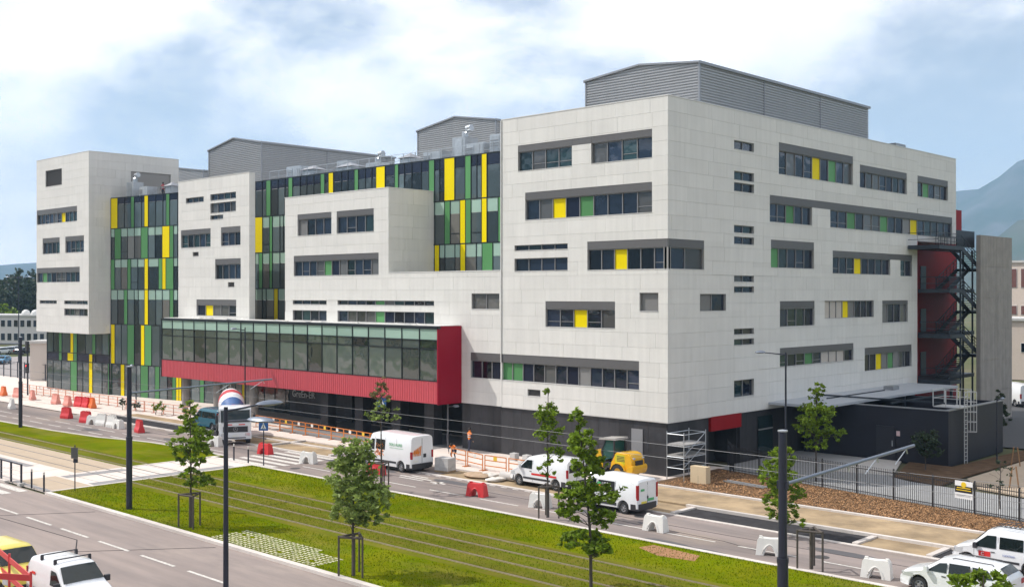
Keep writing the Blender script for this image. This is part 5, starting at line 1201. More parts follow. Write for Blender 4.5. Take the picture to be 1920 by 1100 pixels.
for sg in (-1, 1): b.bar((-.62, sg*.6, 1.5), (-.62, sg*.6, 2.7), .09); b.bar((.32, sg*.6, 1.15), (.46, sg*.6, 1.9), .08); b.bar((.46, sg*.6, 1.9), (.1, sg*.6, 2.7), .08)
b.build('cab_frame', PLAST, wl); b = MB(); b.prism([(-.85, 2.68), (.65, 2.62), (.62, 2.72), (-.8, 2.82)], -.7, .7, lambda p, q, e: (p, e, q)); b.build('cab_roof', mat('loader_roof', (.35, .33, .31), .6), wl)
b = MB(); b.prism([(.3, .7), (.35, 1.3), (.75, 1.75), (1.15, 1.85), (1.2, 1.5), (.95, .75)], -.45, .45, lambda p, q, e: (p, e, q)); b.build('front_frame', LY, wl)
b = MB()
for sg in (-1, 1): b.bar((.95, sg*.38, 1.7), (2.0, sg*.4, .95), .12, .26); b.bar((2.0, sg*.4, .95), (2.5, sg*.4, .45), .12, .22)
b.bar((.8, 0, 1.75), (1.9, 0, 1.35), .14); b.build('lift_arm', LY, wl)
b = MB(); b.prism([(2.3, .15), (3.0, .12), (3.15, .2), (2.55, .3), (2.45, .75), (2.6, 1.0), (2.3, .85)], -1.0, 1.0, lambda p, q, e: (p, e, q)); b.build('bucket', PLAST, wl)
b = MB(); b.tube([(-.9, -.4, 1.95), (-.9, -.4, 2.45)], .05, 8); b.tube([(.55, .3, 1.9), (.55, .3, 2.15)], .05, 8); b.build('exhaust', PLAST, wl)
for x in (-1.15, 1.2):
    for sg in (-1, 1):
        Mw = Matrix.Translation((x, sg*.72, .56)) @ Matrix.Rotation(R(-90*sg), 4, 'X'); ty = MB(); ty.lathe([(.3, -.2), (.5, -.2), (.56, -.13), (.56, .13), (.5, .2), (.3, .2)], 24, Mw, cap=False); w = ty.build('wheel', TYRE, wl, 40)
        for k in range(18): a = k*2*math.pi/18; bx('tread_lug', TYRE, 0, 0, 0, .1, .1, .1, w).matrix_local = Mw @ Matrix.Rotation(a, 4, 'Z') @ Matrix.Translation((.56, 0, .1*(1 if k % 2 else -1))) @ Matrix.Diagonal((.07, .08, .2, 1))
        ri = MB(); ri.lathe([(.31, 0), (.31, .16), (.26, .12), (.1, .1), (.08, .16), (.01, .16)], 18, Mw); ri.build('rim', LY if x < 0 else RIM, w, 30)
    b = MB(); [b.prism([(x+.66*math.cos(a*.2618), .56+.66*math.sin(a*.2618)) for a in range(1, 12)] + [(x+.6*math.cos(a*.2618), .56+.6*math.sin(a*.2618)) for a in range(11, 0, -1)], sg*.5, sg*.93, lambda p, q, e: (p, e, q)) for sg in (-1, 1)]
    b.build('mudguard', LY if x < 0 else PLAST, wl)
# ================================================================== street furniture
MAST = mat('mast_paint', (.030, .034, .050), .38, metal=.3, var=.05)
GALVP = mat('arm_steel', (.20, .23, .28), .4, metal=.5)
WOODP = mat('stake_wood', (.085, .07, .06), .85, var=.2, vscale=6)
PRED = mat('plastic_red', (.62, .035, .04), .42, var=.06); PWHT = mat('plastic_white', (.74, .72, .68), .45, var=.06); PPINK = mat('plastic_faded', (.72, .30, .24), .5, var=.08); PORA = mat('plastic_orange', (.75, .16, .03), .45)
def mast(label, loc, h, arm_dir, arm_z, arm_len, group):
    t = thing('catenary_mast', label, 'mast', loc, 0, group); b = MB(); b.tube([(0,0,0), (0,0,.5*h)], .165, 16); b.tube([(0,0,.5*h+.04), (0,0,h)], [.135, .125], 16); b.tube([(0,0,.5*h-.06), (0,0,.5*h+.08)], .18, 16); b.build('shaft', MAST, t, 40)
    b = MB(); b.lathe([(.15, h), (.15, h+.04), (.02, h+.06)], 16); b.build('cap', GALV, t)
    d = Vector((*arm_dir, 0)).normalized(); e = d*arm_len; b = MB(); b.tube([(d.x*.12, d.y*.12, arm_z), (e.x, e.y, arm_z+.25)], .055, 10); b.build('cantilever_arm', GALVP, t, 40)
    b = MB()
    for f in (.45, .68, .93):
        p = Vector((e.x*f, e.y*f, arm_z+.25*f)); b.tube([p, p+Vector((d.x*.1, d.y*.1, -.22))], .02, 6)
        if f > .6: b.tube([p+Vector((0, 0, -.05)), p - d*.9 + Vector((0, 0, -.5))], .018, 6)
    b.build('wire_hanger', GALV, t)
    b = MB(); b.box(-.17, -.06, arm_z-.12, .17, .06, arm_z+.12); b.build('arm_clamp', MAST, t); return t
CM = 'tram catenary masts'
mast('dark catenary mast with arm over the tracks, left of the staked tree', (-15.35,-29.2,.1), 7.85, (0, 1), 6.4, 9.3, CM)
mast('dark catenary mast beyond the left lawn with arm to the left', (-57.2,-17.95,.1), 8.0, (0, -1), 7.45, 8, CM)
mast('nearest catenary mast with long slanting arm at lower right', (24.9,-29.0,.1), 7.75, (0, 1), 6.15, 9.3, CM)
WIRE = mat('contact_wire', (.16, .16, .17), .5, metal=.3)
for y, z, lb in ((-24.28, 5.75, 'contact wire over the near tram track'), (-21.33, 5.75, 'contact wire over the far tram track')):
    b = MB(); b.tube([(-160, y, z), (-15.3, y, z), (24.9, y, z), (75, y, z)], .008, 5); tag(b.build('contact_wire', WIRE), lb, 'wire')
def lamp(label, loc, h, arms, r=.085, head=.75, m=MAST, group='street lamps'):
    t = thing('street_lamp', label, 'street lamp', loc, 0, group); b = MB(); b.tube([(0,0,0), (0,0,h*.4), (0,0,h)], [r, r*.9, r*.7], 12); b.build('post', m, t, 40); bx('base_door', m, -.06, -r-.015, .5, .06, -r+.02, 1.1, t)
    for dx, dy, ln, z in arms:
        d = Vector((dx, dy, 0)).normalized(); b = MB(); e = d*ln; b.tube([(0, 0, z), (e.x, e.y, z+.12)], [.04, .03], 8); b.build('arm', m, t, 40)
        M = Matrix.Translation((e.x+d.x*head*.5, e.y+d.y*head*.5, z+.14)) @ Matrix.Rotation(math.atan2(d.y, d.x), 4, 'Z') @ Matrix.Diagonal((head*.62, .24, .12, 1))
        b = MB(); b.lathe([(.02, 1), (.45, .85), (.8, .5), (1, 0), (.85, -.35), (.02, -.4)], 20, M); b.build('lamp_head', GALVP, t, 40)
        b = MB(); b.lathe([(.72, -.42), (.4, -.62), (.02, -.68)], 16, M); b.build('lens', mat('lamp_lens', (.55, .57, .58), .15), t, 40)
lamp('tall near street lamp with two flat heads in the foreground', (8.63,-38,0), 8.1, ((-.05, 1, 1.35, 7.95), (1, .25, 1.1, 7.6)), .1, .95, group=None)
lamp('slim street lamp standing before the red gallery end', (-20.1,-.7,.09), 8.5, ((-1, -.25, 1.8, 8.3), (1, -.2, .9, 3.2)), .075, .5, mat('lamp_grey', (.13, .13, .14), .45, metal=.3))
lamp('slim dark street lamp crossing the red band of the gallery', (-43.8,-3.5,.09), 8.85, ((-.2, -1, .8, 8.6),), .07, .5)
lamp('thin lamp post right of the shaded corner with one head leaning left', (6.6,3.4,.1), 8.2, ((-1, -.7, 1.3, 8.05),), .075, .55)
lamp('short dark lamp post on the forecourt left of the gallery', (-70.0,-.3,.09), 4.2, ((0, -1, .3, 4.0),), .06, .35)
lamp('thin lamp post beside the annex ladder', (13.2,21.0,.08), 4.6, ((1, 0, .25, 4.4),), .05, .25)
lamp('far lamp post with double arm before the low white building', tuple(camxy(35, 190)) + (0,), 15.0, ((1, .3, 2.5, 14.7), (-1, -.3, 2.5, 14.7)), .09, .7)
# traffic light
t = thing('traffic_light', 'traffic light with red lamp lit beside the left catenary mast', 'traffic light', (-88.2,-4.4,.09)); b = MB(); b.tube([(0,0,0), (0,0,6.3)], .09, 10); b.build('post', MAST, t, 40)
b = MB(); b.box(-.2, -.22, 2.6, .2, .1, 3.7); b.box(-.2, -.22, 5.2, .2, .1, 6.3); b.build('signal_head', PLAST, t)
LR = mat('red_signal', (.9, .05, .05), .4); LR.node_tree.nodes['Principled BSDF'].inputs['Emission Color'].default_value = (1, .05, .05, 1); LR.node_tree.nodes['Principled BSDF'].inputs['Emission Strength'].default_value = 1.2
for k in range(3): b = MB(); b.lathe([(.13, 0), (.13, .03), (.01, .05)], 14, Matrix.Translation((.06, -.22, 3.45-.33*k)) @ Matrix.Rotation(R(70), 4, 'X')); b.build('signal_lamp', LR if k == 0 else PLAST, t)
# tree stakes
def guard(label, loc, rot):
    t = thing('tree_stake_frame', label, 'tree stake', loc, rot, 'tree stake frames'); ps = [(.62*math.cos(a), .62*math.sin(a)) for a in (R(90), R(210), R(330))]
    for x, y in ps: b = MB(); b.tube([(x, y, 0), (x, y, 1.72)], .045, 8); b.build('stake', WOODP, t, 40)
    for (xa, ya), (xb, yb) in zip(ps, ps[1:]+ps[:1]): b = MB(); b.tube([(xa, ya, 1.66), (xb, yb, 1.66)], .05, 8); b.build('cross_rail', WOODP, t, 40)
    b = MB(); b.tube([(0, 0, 0), (0, 0, 1.75)], .085, 8); b.build('trunk_wrap', WOODP, t, 40)
guard('wooden stakes round the young tree near the left mast', (-8.62,-29.34,.11), .2); guard('wooden stakes round the bushy pale tree', (4.98,-29.6,.11), .5); guard('wooden stakes round the thin bronze tree', (-9.67,-15.95,.11), .1); guard('wooden stakes round the slim tree by the striped van', (2.9,-14.95,.11), .9); guard('wooden stakes behind the near right mast', (18.4,-15.2,.1), .3)
# signs
SBLUE = mat('sign_blue', (.02, .10, .32), .4); SGREY = mat('sign_grey_back', (.10, .095, .09), .6)
def xing(label, loc, rot, h=3.1):
    t = thing('crossing_sign', label, 'road sign', loc, rot, 'pedestrian crossing signs'); b = MB(); b.tube([(0,0,0), (0,0,h)], .04, 8); b.build('post', MAST, t, 40); bx('plate', SBLUE, -.33, -.06, h-.75, .33, -.04, h-.1, t)
    b = MB(); b.poly([(-.2, -.066, h-.62), (.2, -.066, h-.62), (0, -.066, h-.2)]); b.build('white_triangle', TEXTW, t)
    b = MB(); b.tube([(0, -.07, h-.4), (0, -.07, h-.5)], .03, 6); b.tube([(0, -.07, h-.5), (-.07, -.07, h-.6)], .018, 6); b.tube([(0, -.07, h-.5), (.07, -.07, h-.6)], .018, 6); b.lathe([(.03, 0), (.03, .01)], 8, Matrix.Translation((0, -.07, h-.33)) @ Matrix.Rotation(R(90), 4, 'X')); b.build('walking_figure', BLKP, t)
xing('blue crossing sign right of the concrete mixer', (-23.6,-15.0,.0), R(40), 3.2); xing('blue crossing sign in front of the bronze tree', (-19.7,-7.6,.0), R(40), 4.6)
t = thing('tram_sign', 'back of a square grey sign on a thin post at the left plaza', 'road sign', (-23.1,-28.7,.1), R(35)); b = MB(); b.tube([(0,0,0), (0,0,2.75)], .035, 8); b.build('post', MAST, t, 40); bx('plate', SGREY, -.22, -.06, 1.95, .22, -.036, 2.6, t); bx('small_plate', MAST, -.05, -.1, 1.7, .22, -.037, 1.94, t)
# bollards and railing
BC = mat('bollard_cap', (.62, .60, .56), .4)
for x, y, lb in ((-25.96,-30.1,'dark bollard beside the end of the handrail'), (-24.2,-30.1,'dark bollard at the lawn corner of the plaza'), (-26.66,-15.45,'dark bollard nearest the concrete mixer'), (-24.75,-15.5,'dark bollard right of the one before the mixer')):
    t = thing('bollard', lb, 'bollard', (x, y, .08), 0, 'pedestrian bollards'); b = MB(); b.tube([(0,0,0), (0,0,1.02)], .055, 12); b.build('post', MAST, t, 40); b = MB(); b.lathe([(.055, 1.02), (.05, 1.1), (.06, 1.12), (.05, 1.18), (.01, 1.2)], 12); b.build('cap', BC, t, 40)
t = thing('guard_rail', 'dark pedestrian handrail at the left picture edge', 'railing', (0, -30.05, .1))
for i in range(9): x = -27.6-1.55*i; bx('post', MAST, x-.05, -.05, 0, x+.05, .05, 1.25, t)
for z in (.2, .5, .8): b = MB(); b.tube([(-40, 0, z), (-27.6, 0, z)], .012, 5); b.build('wire', GALV, t)
b = MB(); b.box(-40, -.04, 1.22, -27.52, .04, 1.28); b.build('top_rail', MAST, t); bx('foot_block', LCONC, -27.8, -.18, -.08, -27.4, .18, .12, t)
# ------------------------------------------------------------------ plastic road blocks with an arched opening
def block_mesh(kind):
    b = MB(); arch = [(-.23 + .46*k/8, .06 + .34*math.sin(math.pi*k/8)**.8) for k in range(9)]
    if kind == 'arch':
        def dep(z): return .26 - .10*z/.72
        left = [(-.56, 0), (-.55, .1), (-.5, .6), (-.44, .7), (0, .67)]; a_l = [(-.23, 0)] + arch[:5]
        right = [(0, .67), (.44, .7), (.5, .6), (.55, .1), (.56, 0)]; a_r = arch[4:] + [(.23, 0)]
        for sg in (-1, 1):
            b.poly([(x, sg*dep(z), z) for x, z in left] + [(x, sg*dep(z), z) for x, z in reversed(a_l)]); b.poly([(x, sg*dep(z), z) for x, z in right] + [(x, sg*dep(z), z) for x, z in reversed(a_r)])
        for seq in (left+right[1:], [(-.23, 0)]+arch+[(.23, 0)]):
            for (xa, za), (xb, zb) in zip(seq[:-1], seq[1:]): b.quad((xa, -dep(za), za), (xb, -dep(zb), zb), (xb, dep(zb), zb), (xa, dep(za), za))
        for sg in (-1, 1):   # moulded rib round the arch
            b.tube([(x*1.35, sg*(dep(z)+.005), z*1.12) for x, z in arch], .028, 5); b.box(sg*.38-.06, -.07, .68, sg*.38+.06, .07, .75)
    else:
        def pt_(x, y, z): return (x*(1-.05*z), y*(1-.62*z/.85), z)
        hs = [(.5, .24, 0), (.5, .24, .2), (.5, .15, .42), (.48, .10, .85)]
        for (xa, ya, za), (xb, yb, zb) in zip(hs[:-1], hs[1:]):
            P = [(-xa, -ya, za), (xa, -ya, za), (xa, ya, za), (-xa, ya, za)]; Q = [(-xb, -yb, zb), (xb, -yb, zb), (xb, yb, zb), (-xb, yb, zb)]
            for k in range(4): b.quad(P[k], P[(k+1) % 4], Q[(k+1) % 4], Q[k])
        x, y, z = hs[-1]; b.quad((-x, -y, z), (x, -y, z), (x, y, z), (-x, y, z))
        for xx in (-.3, 0, .3): b.box(xx-.06, -.255, .02, xx+.06, .255, .14); b.box(xx-.05, -.12, .82, xx+.05, .12, .9)
    return b
BM = {}
def road_block(label, loc, rot, m, kind='arch', s=1.1):
    k = (m.name, kind)
    if k not in BM: BM[k] = block_mesh(kind).mesh('road_block_' + kind, m, 35)
    o = link('road_block', BM[k]); o.location = loc; o.rotation_euler = (0, 0, rot); o.scale = (s, s, s); tag(o, label, 'road block', 'plastic road blocks'); return o
RB = [(-4.58,-12.85,PRED,'arch','red arched road block in mid lane before the kerb rubble'),(.42,-12.8,PWHT,'arch','white arched road block left of the tiered tree'),(8.73,-13.3,PWHT,'arch','white arched road block just behind the works van'),(15.57,-13.8,PWHT,'arch','white arched road block beside the near right mast'),(20.95,-14.3,PWHT,'arch','white arched road block in front of the estate car'),
(-14.85,-12.1,PRED,'arch','red arched road block in front of the logo van'),(-22.24,-12.2,PWHT,'arch','white arched road block on the zebra crossing'),(-28.19,-11.8,PRED,'arch','red arched road block right of the mixer cab'),(-34.75,-12.1,PWHT,'arch','white arched road block left of the mixer wheels'),
(-74.85,-11.6,PWHT,'solid','white road block at the far left of the lane row'),(-62.05,-11.6,PRED,'solid','red road block right of the leftmost mast'),(-57.36,-11.9,PRED,'solid','red road block starting the tight white row'),(-55.6,-12.0,PWHT,'arch','white arched road block next to the red one in the tight row'),(-54.1,-11.9,PWHT,'solid','white block with yellowish tint in the tight row'),(-52.2,-11.9,PWHT,'solid','white solid block third in the tight row'),(-50.9,-11.95,PWHT,'arch','white arched block ending the tight row'),(-47.0,-12.0,PRED,'solid','red road block right of the tall dark mast'),
(-82.1,-6.4,PPINK,'solid','faded pink road block behind the leftmost mast'),(-86.4,-6.3,PPINK,'solid','faded pink road block further left by the kerb'),(-75.7,-6.6,PPINK,'solid','faded pink road block at the kerb left of the red pile'),(-72.6,-6.7,PPINK,'solid','pale pink road block touching the red pile'),(-89.6,-6.6,PORA,'solid','orange road block at the left picture edge'),(-71.0,-6.2,PRED,'solid','red road block at the left of the piled blocks'),(-69.8,-6.0,PRED,'solid','red road block in the middle of the piled blocks'),(-68.6,-5.9,PORA,'solid','orange road block at the right of the piled blocks')]
for i, (x, y, m, k, lb) in enumerate(RB): road_block(lb, (x, y, .01 if y < -7 else .1), rnd.uniform(-.25, .25) + (R(12) if k == 'arch' else 0), m, k, 1.12 if k == 'arch' else 1.2)
# ------------------------------------------------------------------ orange site barriers
BORA = mat('barrier_orange', (.58, .19, .04), .6, var=.12); BPNK = mat('barrier_faded', (.70, .34, .24), .55)
def barrier_proto(m, plate):
    t = bpy.data.objects.new('site_barrier', None); COL.objects.link(t)
    for x in (-.95, .95): b = MB(); b.box(x-.025, -.025, .025, x+.025, .025, 1.05); b.box(x-.03, -.28, 0, x+.03, .28, .03); b.build('frame_post', m, t)
    b = MB()
    for z in (.35, .72, 1.03): bx('rail', m, -.925, -.018, z-.03, .925, .018, z+.03, t)
    bx('plate', plate, -.16, -.03, .74, .16, -.02, 1.0, t); return t
PR = {'o': barrier_proto(BORA, PWHT), 'y': barrier_proto(BORA, mat('plate_yellow', (.75, .5, .05), .5)), 'p': barrier_proto(BPNK, PWHT)}; usedp = set()
def barrier(k, label, x, y, rot):
    if k in usedp: o = copy_tree(PR[k])
    else: o = PR[k]; usedp.add(k)
    o.location = (x, y, .1); o.rotation_euler = (0, 0, rot); tag(o, label, 'barrier', 'orange site barriers')
def fence_run(k, pts, what):
    i = 0
    for (xa, ya), (xb, yb) in zip(pts[:-1], pts[1:]):
        L = math.hypot(xb-xa, yb-ya); n = max(1, round(L/2.0))
        for j in range(n):
            f = (j+.5)/n; i += 1; o = ORD[min(i-1, len(ORD)-1)]
            barrier('y' if k == 'o' and i % 3 == 0 else k, '%s site barrier %s from the left' % (o, what), xa+(xb-xa)*f, ya+(yb-ya)*f, math.atan2(yb-ya, xb-xa))
ORD = ['first', 'second', 'third', 'fourth', 'fifth', 'sixth', 'seventh', 'eighth', 'ninth', 'tenth', 'eleventh', 'twelfth', 'thirteenth', 'fourteenth', 'fifteenth', 'sixteenth', 'seventeenth', 'eighteenth', 'nineteenth', 'twentieth']
fence_run('o', [(-42.4,-3.3), (-32.5,-3.7), (-23.3,-4.4)], 'before the dark board wall')
fence_run('o', [(-14.8,-5.4), (-10.6,-6.3), (-4.2,-6.0)], 'between the workers and the striped van')
fence_run('p', [(-92,-3.4), (-78,-3.6), (-66,-3.4)], 'faded, before the tower glass')
fence_run('p', [(-65,-4.0), (-58,-3.7), (-48.5,-3.5)], 'faded, before the gallery columns')
# kerb stones, sacks, pallet of blocks along the works
def stack(label, loc, rot, nx, ny, nz, sx, sy, sz, m, name='block_pallet', part='block'):
    t = thing(name, label, 'pallet', loc, rot); bx('pallet_board', mat('pallet_wood', (.32, .23, .14), .8, var=.2), -nx*sx/2, -ny*sy/2, 0, nx*sx/2, ny*sy/2, .12, t)
    for i in range(nx):
        for j in range(ny):
            for k in range(nz): ubox(part, m, ((i+.5-nx/2)*sx, (j+.5-ny/2)*sy, .12+(k+.5)*sz), (sx*.97, sy*.97, sz*.96), t)
PALB = mat('paving_block', (.50, .49, .48), .8, rand=.1)
stack('pallet of grey paving blocks behind the logo van', (-12.45,-8.1,.02), .15, 3, 2, 4, .38, .44, .21, PALB)
for i, x in enumerate((-12.2, -10.9, -9.6, -8.3)):
    o = ubox('kerb_cube', PALB, (x, -1.6-.08*i, .36), (.5, .45, .52)); tag(o, '%s of the four pale cubes along the dark wall from the left' % ORD[i], 'concrete cube', 'pale cubes along the dark wall')
SACK = mat('sack_cloth', (.42, .30, .20), .9, var=.2, vscale=4); SACKW = mat('sack_white', (.62, .58, .53), .9, var=.15, vscale=4)
for i, (x, y, s, m, lb) in enumerate(((-9.4,-8.2,.75,SACK,'brown flattened sack at the kerb between the vans'), (-8.9,-7.7,.65,SACKW,'white sack lying on the brown sack'), (-7.4,-8.3,.6,SACKW,'white crumpled sack nearest the striped van'))):
    b = MB(); rr = random.Random(i)
    b.lathe([(.02, 0), (.75, .02), (.9, .12), (.82, .24), (.4, .32), (.02, .34)], 14, Matrix.Diagonal((s*1.5, s, s, 1))); b.v = [(x_*rr.uniform(.85, 1.15), y_*rr.uniform(.85, 1.15), z_*rr.uniform(.8, 1.3)) for x_, y_, z_ in b.v]; o = b.build('sack', m, None, 60); o.location = (x, y, .05); o.rotation_euler = (0, 0, i*.7); tag(o, lb, 'sack', 'sacks along the kerb')
b = MB(); b.tube([(-.9, 0, .28), (.9, .1, .28)], .28, 16, cap=False); b.tube([(-.9, 0, .28), (.9, .1, .28)], .24, 16, cap=False); o = b.build('concrete_pipe', LCONC, None, 40); o.location = (-6.6, -7.75, .03); tag(o, 'short pale concrete pipe lying before the striped van', 'pipe')
o = ubox('utility_cabinet', mat('cabinet_cream', (.62, .50, .33), .6, var=.03), (2.9, -.6, .62), (1.15, .5, 1.15)); tag(o, 'cream utility cabinet standing on the bark bed', 'cabinet'); bx('plinth', LCONC, 0, 0, 0, 1, 1, 1, o).matrix_local = Matrix.Translation((0, 0, -.52)) @ Matrix.Diagonal((1.08, 1.1, .06, 1)); bx('door_gap', SEAM, 0, 0, 0, 1, 1, 1, o).matrix_local = Matrix.Translation((-.5, -.505, -.45)) @ Matrix.Diagonal((1, .01, .9, 1)) @ Matrix.Translation((.5-.0, 0, 0)) @ Matrix.Diagonal((.012, 1, 1, 1))
t = thing('lying_ladder', 'pale ladder lying on the bark beside the cream cabinet', 'ladder', (5.4, .6, .2), R(-8))
for y in (-.2, .2): bx('stile', GALV, -1.6, y-.03, 0, 1.6, y+.03, .07, t)
for k in range(11): bx('rung', GALV, -1.5+k*.3-.02, -.2, .015, -1.5+k*.3+.02, .2, .055, t)
# scaffold tower
t = thing('scaffold_tower', 'small steel scaffold tower at the dark building corner', 'scaffold', (1.25, .2, .1), R(0))
SX, SY = (-.75, .55), (-1.0, 1.45)
for x in SX:
    for y in SY: b = MB(); b.tube([(x, y, 0), (x, y, 3.1)], .03, 8); b.build('standard', GALV, t, 40)
for z in (.8, 1.5, 2.2, 2.95):
    b = MB()
    for y in SY: b.tube([(SX[0], y, z), (SX[1], y, z)], .028, 6)
    for x in SX: b.tube([(x, SY[0], z), (x, SY[1], z)], .028, 6)
    b.build('ledger', GALV, t)
for z in (1.55, 2.25): bx('deck_board', mat('deck_steel', (.33, .32, .31), .6, var=.1), SX[0], SY[0], z, SX[1], SY[1], z+.06, t)
b = MB(); b.tube([(SX[1], SY[0], .9), (SX[1], SY[1], 2.2)], .022, 6); b.tube([(SX[1], SY[0], 1.6), (SX[1], SY[1], 2.95)], .022, 6); b.build('brace', GALV, t)
# bar fence
FE = mat('fence_black', (.035, .033, .036), .5, metal=.3)
F0, F1 = Vector((1.9, 4.4, .1)), Vector((30.5, -.75, .1)); FL_ = (F1-F0).length; fd = (F1-F0)/FL_; fa = math.atan2(fd.y, fd.x)
ft = thing('bar_fence', 'long black vertical bar fence along the bark bed', 'fence', F0, fa); nb = 0; x = 0
pb = MB(); pb.box(-.035, -.035, 0, .035, .035, 1.85); pme = pb.mesh('fence_post', FE); bb = MB(); bb.box(-.013, -.013, .12, .013, .013, 1.78); bme = bb.mesh('fence_bar', FE)
while x < FL_:
    o = link('post', pme, ft); o.location = (x, 0, 0); x1 = min(x+2.5, FL_)
    for z in (.25, 1.6): bx('rail', FE, x, -.02, z-.02, x1, .02, z+.02, ft)
    k = x+.12
    while k < x1-.05: o = link('bar', bme, ft); o.location = (k, .0, 0); k += .122; nb += 1
    x = x1
ft2 = thing('bar_fence', 'short black bar fence turning to the entrance behind the scaffold', 'fence', (.2, 6.8, .1), R(-50))
for k in range(24): o = link('bar', bme, ft2); o.location = (.1+k*.122, 0, 0)
for x in (0, 2.95): o = link('post', pme, ft2); o.location = (x, 0, 0)
for z in (.25, 1.6): bx('rail', FE, 0, -.02, z-.02, 2.95, .02, z+.02, ft2)
# construction notice on the fence
t = thing('site_notice', 'white notice with black and yellow band hanging on the bar fence', 'sign', F0 + fd*16.9 + Vector((0, 0, .8)), fa); bx('board', TEXTW, -.52, -.075, 0, .52, -.045, .95, t); bx('black_band', BLKP, -.51, -.082, .33, .51, -.076, .68, t)
b = MB(); b.lathe([(.15, 0), (.15, .012), (.02, .014)], 16, Matrix.Translation((0, -.078, .76)) @ Matrix.Rotation(R(90), 4, 'X')); b.build('yellow_disc', mat('notice_yellow', (.8, .55, .02), .5), t)
for z, s in ((.56, .42), (.44, .46)): bx('yellow_line', mat('notice_yellow', (.8, .55, .02)), -s*.95, -.087, z, s*.95, -.083, z+.045, t)
for z in (.12, .2): bx('print_line', SEAM, -.42, -.08, z, .42, -.076, z+.015, t)
# stakes by the right path
for i, (x, y) in enumerate(((14.6, 20.6), (15.2, 22.4), (15.6, 24.6), (16.0, 26.8), (17.6, 11.6), (21.2, 11.2))):
    t = thing('stake_pair', ['first','second','third','fourth','fifth','sixth'][i] + ' pair of wooden stakes beside the sandy path counted from the annex', 'stake', (x, y, .08), i, 'wooden stakes by the path')
    for s in (-1, 1): b = MB(); b.tube([(s*.3, 0, 0), (s*.12, 0, 1.3)], .045, 7); b.build('stake', mat('raw_stake', (.30, .17, .08), .85), t, 40)
# far left green mesh fence posts
t = thing('yard_fence', 'green post fence before the far car park at left', 'fence', (0, 0, 0))
for i in range(9): x, y = camxy(-6+i*13, 160-i*1.5); bx('post', MAST, x-.06, y-.06, 0, x+.06, y+.06, 2.4, t)
xa, ya = camxy(-6, 160); xb, yb = camxy(98, 148); 
for z in (.3, 1.2, 2.3): b = MB(); b.tube([(xa, ya, z), (xb, yb, z)], .03, 5); b.build('wire', MAST, t)
# red rail enclosure, lower left
t = thing('red_rail_enclosure', 'red painted board rails with corner post in the lower left corner', 'barrier', (0, 0, 0)); RR = mat('rail_red', (.58, .05, .05), .45, var=.08)
cnr = Vector((2.05, -41.9, 0)); fa_ = Vector((-4.6, -40.75, 0)); nr = Vector((-1.1, -43.9, 0))
for p in (cnr, (cnr+fa_)/2, fa_, nr): b = MB(); b.tube([(p.x, p.y, 0), (p.x, p.y, 2.02)], .05, 8); b.build('post', RR, t, 40)
for z0, z1 in ((1.02, 1.22), (1.68, 1.9)):
    for p, q in ((cnr, fa_), (cnr, nr)): b = MB(); b.bar((p.x, p.y, (z0+z1)/2), (q.x, q.y, (z0+z1)/2), .04, z1-z0); b.build('board', RR, t)

